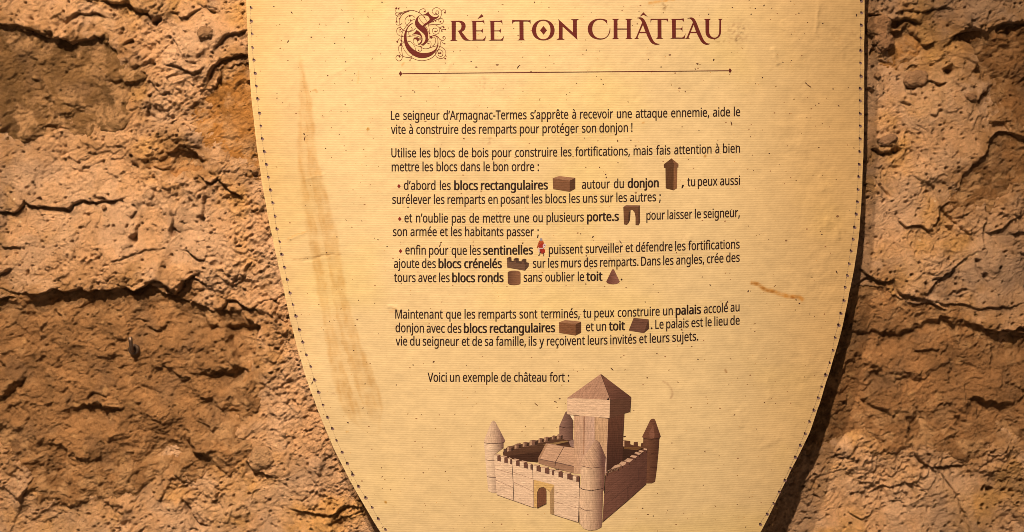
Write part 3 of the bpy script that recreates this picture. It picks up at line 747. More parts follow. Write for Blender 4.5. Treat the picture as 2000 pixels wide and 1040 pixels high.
# the long brown brush mark on the left
BR = [(583,105),(588,140),(596,190),(598,240),(600,300),(607,350),(618,400),(630,460),(640,520),(652,590),(667,660),(684,720),(702,775),(718,812),(730,838)]
BW = [3,5,11,15,19,22,26,29,28,28,32,38,42,34,14]
d, side, al = line_sd(wx, wy, smooth_line(BR, 4))
ww = np.interp(al * (len(BR) - 1), range(len(BR)), BW)
streak = 0.75 + 0.55 * fbm(px - (py * 0.22), py * 0.10, 9, 3, 631)
br = sstep(ww + 4, ww - 7, d) * np.clip(streak, 0.25, 1.0)
edge = np.exp(-((d - ww + 3) / 3.5) ** 2) * np.where(side > 0, 1.0, 0.5)
gapmask = 1 - 0.55 * sstep(8, 3, np.abs(d - 4)) * np.where(side > 0, 0, 1)
stain(br * 1.0 * gapmask * (0.85 + 1.3 * fbm(px, py, 30, 5, 635, 0.7)) * sstep(1.0, 0.86, al) * sstep(0.0, 0.1, al) + edge * 0.22 * (br > 0.05), (0.82, 0.71, 0.56))
d2, _, a2 = line_sd(wx, wy, [(592,118),(592,160),(594,220),(600,300),(604,380)])
stain(0.45 * sstep(5, 1, d2) * (0.4 + fbm(px, py, 14, 2, 633)), (0.84, 0.72, 0.56))
# purple-grey smudges, brown specks
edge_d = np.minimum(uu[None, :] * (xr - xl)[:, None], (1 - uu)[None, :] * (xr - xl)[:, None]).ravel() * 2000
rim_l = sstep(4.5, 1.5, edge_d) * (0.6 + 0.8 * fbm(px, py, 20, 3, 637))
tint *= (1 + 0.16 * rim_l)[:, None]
tint *= (1 - 0.25 * sstep(0.15, 0.4, fbm(px, py, 9, 3, 639)) * sstep(7, 1, edge_d))[:, None]
def smudge(x, y, rx, ry, rot, amount, rgb, grain=8, seed=0, thr=-0.1):
    c, s = math.cos(R(rot)), math.sin(R(rot))
    dx = (wx - x) * c + (wy - y) * s; dy = -(wx - x) * s + (wy - y) * c
    m = sstep(1.0, 0.2, np.hypot(dx / rx, dy / ry)) * sstep(thr, thr + 0.5, fbm(px, py * 1.6, grain, 3, 640 + seed))
    stain(m * amount, rgb)
PUR = (0.60, 0.50, 0.50)
for k, a in enumerate([(1440,62,34,38,15,0.7,PUR),(1448,60,10,14,0,0.95,(0.25,0.22,0.22)),(1442,78,9,8,-40,0.9,(0.32,0.26,0.26)),
        (1298,14,16,10,15,0.85,(0.38,0.28,0.20)),(1405,82,18,8,0,0.6,(0.55,0.48,0.40)),(952,275,18,12,20,0.6,PUR),(965,325,14,16,0,0.4,PUR),
        (945,165,20,34,20,0.45,PUR),(965,172,10,22,30,0.45,PUR),(565,207,7,6,0,0.9,(0.62,0.52,0.50)),(632,228,5,4,0,0.6,PUR),
        (1335,466,9,8,0,0.9,(0.50,0.40,0.42)),(1373,462,6,6,0,0.5,PUR),(1386,470,7,5,0,0.7,(0.6,0.45,0.35)),(1270,105,14,10,0,0.4,PUR),
        (1634,76,20,12,40,0.55,(0.6,0.48,0.36)),(1665,72,14,20,0,0.4,PUR),(1630,60,14,10,0,0.45,(0.6,0.5,0.4)),(1352,397,5,5,0,0.6,PUR),
        (768,606,13,10,-20,0.6,(0.85,0.62,0.42)),(650,771,9,5,20,0.6,PUR),(790,405,6,4,0,0.9,(0.35,0.22,0.18)),(1380,44,14,16,0,0.35,(0.6,0.45,0.36)),
        (770,640,14,10,0,0.4,(0.8,0.6,0.5)),(823,215,9,14,30,0.3,PUR),(1240,60,90,60,0,0.0,PUR)]):
    smudge(*a, seed=k)
def mark(pts, w, amount, rgb, wander=1.0):
    d, s, al = line_sd(px + wander * (wx - px) * 0.5, py + wander * (wy - py) * 0.5, pts)
    stain(amount * sstep(w + 1.0, w * 0.4, d) * (0.6 + 0.8 * np.clip(fbm(px, py, 8, 2, 651) + 0.5, 0, 1)) * sstep(0, .06, al) * sstep(1, .94, al), rgb)
mark([(1464,550),(1478,556),(1495,566),(1520,574),(1545,579),(1560,582),(1572,589)], 4.6, 0.95, (0.86,0.60,0.30))
mark([(1465,553),(1478,556),(1490,563),(1504,571),(1514,571)], 3.2, 0.6, (0.56,0.44,0.30))
mark([(1545,581),(1558,583)], 2.0, 0.7, (0.6,0.4,0.25))
mark([(1264,6),(1285,5),(1305,0),(1320,-2)], 2.4, 0.7, (0.90,0.62,0.28))
mark([(1290,880-0.0),(1303,888),(1312,900),(1311,912)] if False else [(1292,744),(1303,750),(1311,760),(1313,772),(1310,780)], 2.0, 0.55, PUR)
mark([(1415,720),(1419,728)], 1.8, 0.7, (0.45,0.3,0.2))
mark([(569,508),(600,503),(640,498),(670,496)], 1.2, 0.5, (0.55,0.42,0.32))
mark([(560,468),(580,458),(602,452)], 1.4, 0.5, (0.9,0.66,0.4)); mark([(680,450),(688,430),(696,410)] if False else [(698,165),(700,150),(701,138)], 1.6, 0.4, (0.92,0.72,0.42))
mark([(785,130),(790,122)], 1.6, 0.6, (0.8,0.55,0.3)); mark([(717,250),(721,254)], 3.2, 0.9, (0.62,0.42,0.12)); mark([(1374,305),(1380,307)], 2.4, 0.9, (0.62,0.42,0.16))
mark([(752,978),(753,982)], 2.6, 0.9, (0.6,0.4,0.1)); mark([(1085,560),(1110,480)] if False else [(1252,240),(1260,238)], 1.2, 0.6, (0.8,0.55,0.3))
mark([(609,178),(617,176),(620,182)], 1.8, 0.6, (0.7,0.5,0.3)); mark([(675,845),(682,843)], 1.6, 0.5, (0.8,0.6,0.3))
def fold(pts, w, a):
    d, s, al = line_sd(wx, wy, pts)
    return a * np.exp(-(d / w) ** 2) * sstep(0, 0.15, al) * sstep(1, 0.85, al)
crease = np.zeros(len(P))
for pts, w, a in (([(1596,0),(1598,40),(1592,70)],4,0.8),([(1510,90),(1514,110),(1522,130)],5,0.9),([(1530,40),(1532,60)],5,0.5),([(1612,420),(1630,440),(1640,470)],5,0.9),([(1600,340),(1612,375)],5,0.7),
        ([(1470,690),(1500,740),(1508,790)],6,0.7),([(1440,800),(1450,840)],6,0.6),([(560,470),(600,452)],3,0.5),([(585,510),(660,495)],3,-0.6),([(640,340),(590,352)],3,0.4),
        ([(1200,470),(1215,500)],3,0.4),([(1350,455),(1330,500)],5,0.4),([(1160,470),(1130,420)],3,0.3),([(755,600),(775,602),(785,610)],4,0.8),([(1560,300),(1570,260),(1566,220)],8,0.5),([(1480,250),(1500,300)],6,0.4),
        ([(700,120),(640,150),(600,200)],5,0.25),([(880,120),(860,160)],5,0.4),([(1640,700),(1600,740)],6,0.4),([(1530,850),(1480,880)],6,0.4)):
    crease += fold(pts, w, a * 0.6)
# the paper is more handled and cockled towards the right
crease += 0.55 * sstep(1420, 1620, px) * fbm(px, py, 26, 3, 661) * (0.6 + fbm(px, py, 90, 2, 663))
SYf = P.copy()

face_n = NX * NZ
# back sheet and rim: a 4 mm board
NB = 40
ub = np.linspace(0, 1, NB)
BX = xl[:, None] + (xr - xl)[:, None] * ub[None, :]
BY = -APEX + KBOW * (BX - XC) ** 2 + 0.0032
Q = np.stack([BX.ravel(), BY.ravel(), SZ[:, :NB].ravel()], -1)
ALL = np.concatenate([P, Q])
i1 = np.arange(face_n).reshape(NZ, NX); i2 = face_n + np.arange(NB * NZ).reshape(NZ, NB)
def quads(a, b, c, d):
    return np.stack([a.ravel(), b.ravel(), c.ravel(), d.ravel()], -1)
q = [quads(i1[:-1, :-1], i1[:-1, 1:], i1[1:, 1:], i1[1:, :-1]), quads(i2[:-1, :-1], i2[1:, :-1], i2[1:, 1:], i2[:-1, 1:])]
rim = [quads(i1[1:, 0], i2[1:, 0], i2[:-1, 0], i1[:-1, 0]), quads(i1[:-1, -1], i2[:-1, -1], i2[1:, -1], i1[1:, -1])]
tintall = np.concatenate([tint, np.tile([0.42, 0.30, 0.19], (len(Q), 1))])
cre = np.concatenate([crease, np.zeros(len(Q))])
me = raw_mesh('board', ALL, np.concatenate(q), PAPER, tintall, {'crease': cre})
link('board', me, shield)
# cut edge, a darker core
RP = np.concatenate([P.reshape(NZ, NX, 3)[:, 0], Q.reshape(NZ, NB, 3)[:, 0], P.reshape(NZ, NX, 3)[:, -1], Q.reshape(NZ, NB, 3)[:, -1]])
k = np.arange(NZ)
rq = np.concatenate([np.stack([k[1:], NZ + k[1:], NZ + k[:-1], k[:-1]], -1), np.stack([2 * NZ + k[:-1], 3 * NZ + k[:-1], 3 * NZ + k[1:], 2 * NZ + k[1:]], -1)])
me = raw_mesh('cut_edge', RP, rq, STONE, np.tile([0.40, 0.28, 0.18], (len(RP), 1)))
link('cut_edge', me, shield)

# ------------------------------------------------------------------ printing helpers (thin ink films lying on the bowed face)
GAIN = np.array([1.72, 1.20, 0.66])     # how bright the room's warm light makes a white print, per channel
def pr(r, g, b):
    return tuple(np.clip(np.array(lin((r, g, b))) / GAIN, 0.004, 0.9).tolist())

class Print:
    def __init__(s, name, mat=None, parent=None, cut=6.0, label=None):
        s.name, s.mat, s.parent, s.cut = name, mat or INK, parent or shield, cut
        s.V, s.F, s.C, s.U, s.lab = [], [], [], [], label
    def poly(s, loops, colour, level=0, grain=0.0, grad=None):
        """loops: one outline or a list of outlines (holes). grad: (x0,y0,x1,y1,colour2)"""
        if isinstance(loops[0][0], (int, float)): loops = [loops]
        flat = [p for l in loops for p in l]
        tris = tessellate_polygon([[Vector((p[0], p[1], 0)) for p in l] for l in loops])
        bm = bmesh.new()
        vs = [bm.verts.new((p[0], p[1], 0)) for p in flat]
        for t in tris:
            try: bm.faces.new([vs[i] for i in t])
            except ValueError: pass
        x0 = min(p[0] for p in flat); x1 = max(p[0] for p in flat)
        if s.cut:
            x = math.ceil(x0 / s.cut) * s.cut
            while x < x1:
                bmesh.ops.bisect_plane(bm, geom=bm.verts[:] + bm.edges[:] + bm.faces[:], plane_co=(x, 0, 0), plane_no=(1, 0, 0))
                x += s.cut
        bm.verts.index_update(); base = len(s.V)
        ca, sa = math.cos(R(grain)), math.sin(R(grain))
        for v in bm.verts:
            x, y = v.co.x, v.co.y
            s.V.append((x, y, 0.00022 + level * 0.00002))
            c = colour
            if grad:
                gx0, gy0, gx1, gy1, c2 = grad
                t = ((x - gx0) * (gx1 - gx0) + (y - gy0) * (gy1 - gy0)) / ((gx1 - gx0) ** 2 + (gy1 - gy0) ** 2)
                t = min(max(t, 0), 1); c = tuple(a + (b - a) * t for a, b in zip(colour, c2))
            s.C.append(c); s.U.append((x * ca + y * sa, -x * sa + y * ca + level * 37.0))
        for f in bm.faces:
            s.F.append([base + v.index for v in f.verts])
        bm.free()
    def stroke(s, pts, w, colour, level=0, taper=None, smooth=5):
        P = smooth_line(pts, smooth) if smooth else pts
        n = len(P); L, Rr = [], []
        for i in range(n):
            a = P[max(i - 1, 0)]; b = P[min(i + 1, n - 1)]
            dx, dy = b[0] - a[0], b[1] - a[1]; m = math.hypot(dx, dy) or 1
            ww = w if taper is None else w * (taper[0] + (taper[1] - taper[0]) * i / (n - 1))
            ox, oy = -dy / m * ww / 2, dx / m * ww / 2
            L.append((P[i][0] + ox, P[i][1] + oy)); Rr.append((P[i][0] - ox, P[i][1] - oy))
        base = len(s.V)
        for p, r_ in zip(L, Rr):
            for x, y in (p, r_):
                s.V.append((x, y, 0.00022 + level * 0.00002)); s.C.append(colour); s.U.append((x, y))
        for i in range(n - 1):
            s.F.append([base + 2 * i, base + 2 * i + 1, base + 2 * i + 3, base + 2 * i + 2])
    def dot(s, x, y, r, colour, level=0, n=10):
        s.poly([(x + r * math.cos(2 * math.pi * i / n), y + r * math.sin(2 * math.pi * i / n)) for i in range(n)], colour, level)
    def mesh(s, tris, verts, colour):
        pass
    def build(s):
        V = np.array(s.V)
        Pw = on_shield(V[:, 0], V[:, 1])
        # push every vertex out along the surface normal by its film height
        nrm = np.stack([2 * KBOW * (Pw[:, 0] - XC), -np.ones(len(Pw)), np.zeros(len(Pw))], -1)
        nrm /= np.linalg.norm(nrm, axis=1)[:, None]
        Pw = Pw + nrm * V[:, 2][:, None]
        me = bpy.data.meshes.new(s.name)
        me.from_pydata(Pw.tolist(), [], s.F)
        a = me.color_attributes.new('Tint', 'FLOAT_COLOR', 'POINT')
        c = np.ones((len(Pw), 4), np.float32); c[:, :3] = np.array(s.C); a.data.foreach_set('color', c.ravel())
        uv = me.uv_layers.new(name='grain')
        vi = np.zeros(len(me.loops), np.int32); me.loops.foreach_get('vertex_index', vi)
        uv.data.foreach_set('uv', np.array(s.U, np.float32)[vi].ravel())
        # printing faces the reader
        bm = bmesh.new(); bm.from_mesh(me)
        bm.normal_update()
        fl = [f for f in bm.faces if f.normal.y > 0]
        bmesh.ops.reverse_faces(bm, faces=fl)
        bm.to_mesh(me); bm.free()
        me.materials.append(s.mat)
        o = link(s.name, me, s.parent)
        if s.lab: o['label'] = s.lab
        return o

# ------------------------------------------------------------------ stitch holes along both edges, with the thread between
HOLES_L = [(489.5,14),(490,40),(491.5,65),(492.5,92),(495,116),(497.5,142),(500,167),(502.5,192),(506,220),(508.5,245),(511.5,270),(515.5,295),(519.5,320),(523.5,345),(527.5,370),(532,395),(536.5,421),(540,446),(545.5,471),(549.5,496),(555,521),(560,545),(565.5,571),(571.5,594),(577,616),(584,643),(590.5,667),(597.5,692),(606,715),(613.5,741),(621.5,765),(630,790),(639,814),(648.5,836),(656.5,859),(667.5,882),(677.5,904),(688,926),(699.5,949),(713.5,971),(726,990),(738,1012),(752,1033)]
HOLES_R = [(1681,1),(1681.5,24),(1681,48),(1680,73),(1680,98),(1679.5,122),(1680.5,148),(1679,172),(1679,196),(1679,221),(1679,245),(1678.5,270),(1678,295),(1677,320),(1676,344),(1674.5,369),(1673.5,393),(1671,417),(1668,443),(1665,466),(1661,489),(1657.5,514),(1654,537),(1649.5,560),(1647,586),(1641,611),(1637,634),(1630,658.5),(1626,683),(1619.5,707.5),(1611.5,731),(1603.5,754.5),(1597,776),(1588.5,800),(1580,822),(1571.5,846),(1562,869),(1552.5,892),(1543,913),(1532,937),(1521,960),(1510,982),(1497.5,1003),(1484,1023)]
rnd = random.Random(4)
hole_c = pr(38, 16, 14)
for chain in (HOLES_L, HOLES_R):
    for i, (x, y) in enumerate(chain):
        p = Print('stitch_hole', cut=0)
        r = rnd.uniform(1.5, 2.2); n = 9; ph = rnd.uniform(0, 6)
        p.poly([(x + 1.2 + 1.7 * r * math.cos(k * .7), y + 1.8 + 1.4 * r * math.sin(k * .7)) for k in range(9)], pr(150, 112, 96), 0)
        p.poly([(x + r * rnd.uniform(.75, 1.15) * math.cos(2 * math.pi * k / n + ph), y + r * 1.1 * rnd.uniform(.75, 1.15) * math.sin(2 * math.pi * k / n + ph)) for k in range(n)], hole_c, 2)
        if rnd.random() < .6:
            a = rnd.uniform(0, 1.5); p.stroke([(x, y), (x + 3.6 * math.cos(a), y + 3.6 * math.sin(a))], 1.6, pr(90, 55, 48), 1, smooth=0)
        p.build()
for chain in (HOLES_L, HOLES_R):
    p = Print('stitch_thread', cut=0)
    for (x0, y0), (x1, y1) in zip(chain[:-1], chain[1:]):
        for a in (0.12, 0.40, 0.68):
            b = a + 0.2; p.stroke([(x0 + (x1 - x0) * a, y0 + (y1 - y0) * a), (x0 + (x1 - x0) * b, y0 + (y1 - y0) * b)], 0.7, pr(176, 140, 98), 0, smooth=0)
    p.build()

# the larger dark plant flecks, where the photo shows them
FLECKS = [(668,927,2.4,70),(1015,128,1.6,0),(1012,131,4.2,-60),(1362,125,3.2,5),(1358,135,2.0,40),(1384,28,2.6,-55),(1394,117,3,-70),(1467,28,1.8,0),(1529,122,1.7,10),(1489,152,1.7,10),(1428,240,4.0,70),(1429,243,3,80),(897,236,3.0,80),(906,271,2.6,10),(746,4.5,1.8,0),(1044,5,2.2,60),(1145,98,1.6,0),(1174,155,1.7,0),(1178,165,2.0,20),(1338,179,2.2,70),(1266,116,1.6,0),(1291,131,1.6,0),(1195,721,5.0,45),(1093,779,2.2,0),(1047,790,5.2,40),(1085,785,4.2,20),(1219,853,4.0,-10),(1255,993,2.2,0),(1276,1008,1.6,0),(1264,738,2.2,0),(1283,691,1.8,0),(1351,677,1.8,0),(1331,644,3.0,35),(1363,702,1.8,0),(1555,586,2.4,10),(1561,593,2.6,-30),(1461,569,3.0,-60),(1634,532,4.4,65),(1605,458,1.6,0),(847,707,3.2,-25),(807,713,1.8,0),(774,752,1.6,0),(1145,500,2.0,0),(1145,506,1.6,0),(1321,494,1.8,0),(1158,463,3.4,-40),(1134,457,1.7,0),(1212,473,5.0,50),(797,405,3.5,0),(756,482,2.0,0),(859,480,5.0,-65),(861,474,3.5,-30),(858,489,3.0,75),(1021,475,2.4,-40),(850,543,2.2,0),(1260,590,1.7,0),(1419,595,5.0,80),(1421,590,3,70),(1387,557,2.4,30),(1150,549,1.8,0),(1144,555,1.6,0),(595,271,6.0,-75),(594,262,3,80),(636,290,1.6,0),(541,192,1.5,0),(563,81,4.5,-50),(570,25,3.5,50),(535,13,1.8,0),(608,73,2.4,0),(640,148,2.2,-40),(675,121,1.8,0),(654,85,1.6,0),(638,494,1.8,0),(658,463,1.8,0),(673,74,1.6,0),(691,685,1.7,0),(713,750,1.8,0),(680,826,3.4,10),(610,748,4.5,-70),(687,922,3,30),(1430,15,1.6,0),(1475,17,1.8,30),(1492,11,2.4,-60),(1560,26,1.8,0),(1580,168,6.0,35),(1574,163,3.5,40),(1607,46,1.8,0),(1627,174,2.2,0),(1673,30,3.2,80),(1638,207,2.4,20),(1502,300,1.6,0),(1365,255,1.5,0),(1332,248,1.5,0),(1196,293,1.6,0),(1207,318,1.6,0),(1171,327,1.6,0),(1144,327,1.6,0),(1183,341,1.8,0),(1184,347,2.6,-60),(1206,275,3.2,70),(1232,274,2.0,0),(920,120,2.2,20),(810,180,1.6,0)]
p = Print('paper_fleck', cut=0)
for i, (x, y, L, a) in enumerate(FLECKS):
    w = 0.9 if L > 3.3 else L * 0.42
    c = pr(*rnd.choice([(60, 28, 20), (95, 52, 30), (74, 36, 34), (120, 76, 38)]))
    ca, sa = math.cos(R(a)), math.sin(R(a)); n = 9; pts = []
    for k in range(n):
        t = 2 * math.pi * k / n; rr = rnd.uniform(.7, 1.2)
        u, v = L * math.cos(t) * rr * .8, max(w, 1.0) * math.sin(t) * rr
        pts.append((x + u * ca - v * sa, y + u * sa + v * ca))
    p.poly(pts, c, 1)
rn = random.Random(11)
for i in range(420):
    y = rn.uniform(0, 1040); x = rn.uniform(510, 1670)
    if 745 < x < 1460 and (200 < y < 700) and rn.random() < .85: continue
    L = rn.uniform(0.8, 1.7) * (1.5 if rn.random() < .12 else 1); a = rn.uniform(-60, 60)
    c = pr(*rn.choice([(120, 76, 40), (165, 115, 65), (130, 88, 54), (185, 135, 72)]))
    ca, sa = math.cos(R(a)), math.sin(R(a))
    p.poly([(x + L * math.cos(t) * ca - .7 * math.sin(t) * sa, y + L * math.cos(t) * sa + .7 * math.sin(t) * ca) for t in (0, 1.1, 2.2, 3.3, 4.4, 5.4)], c, 0)
o = p.build(); o['kind'] = 'stuff'

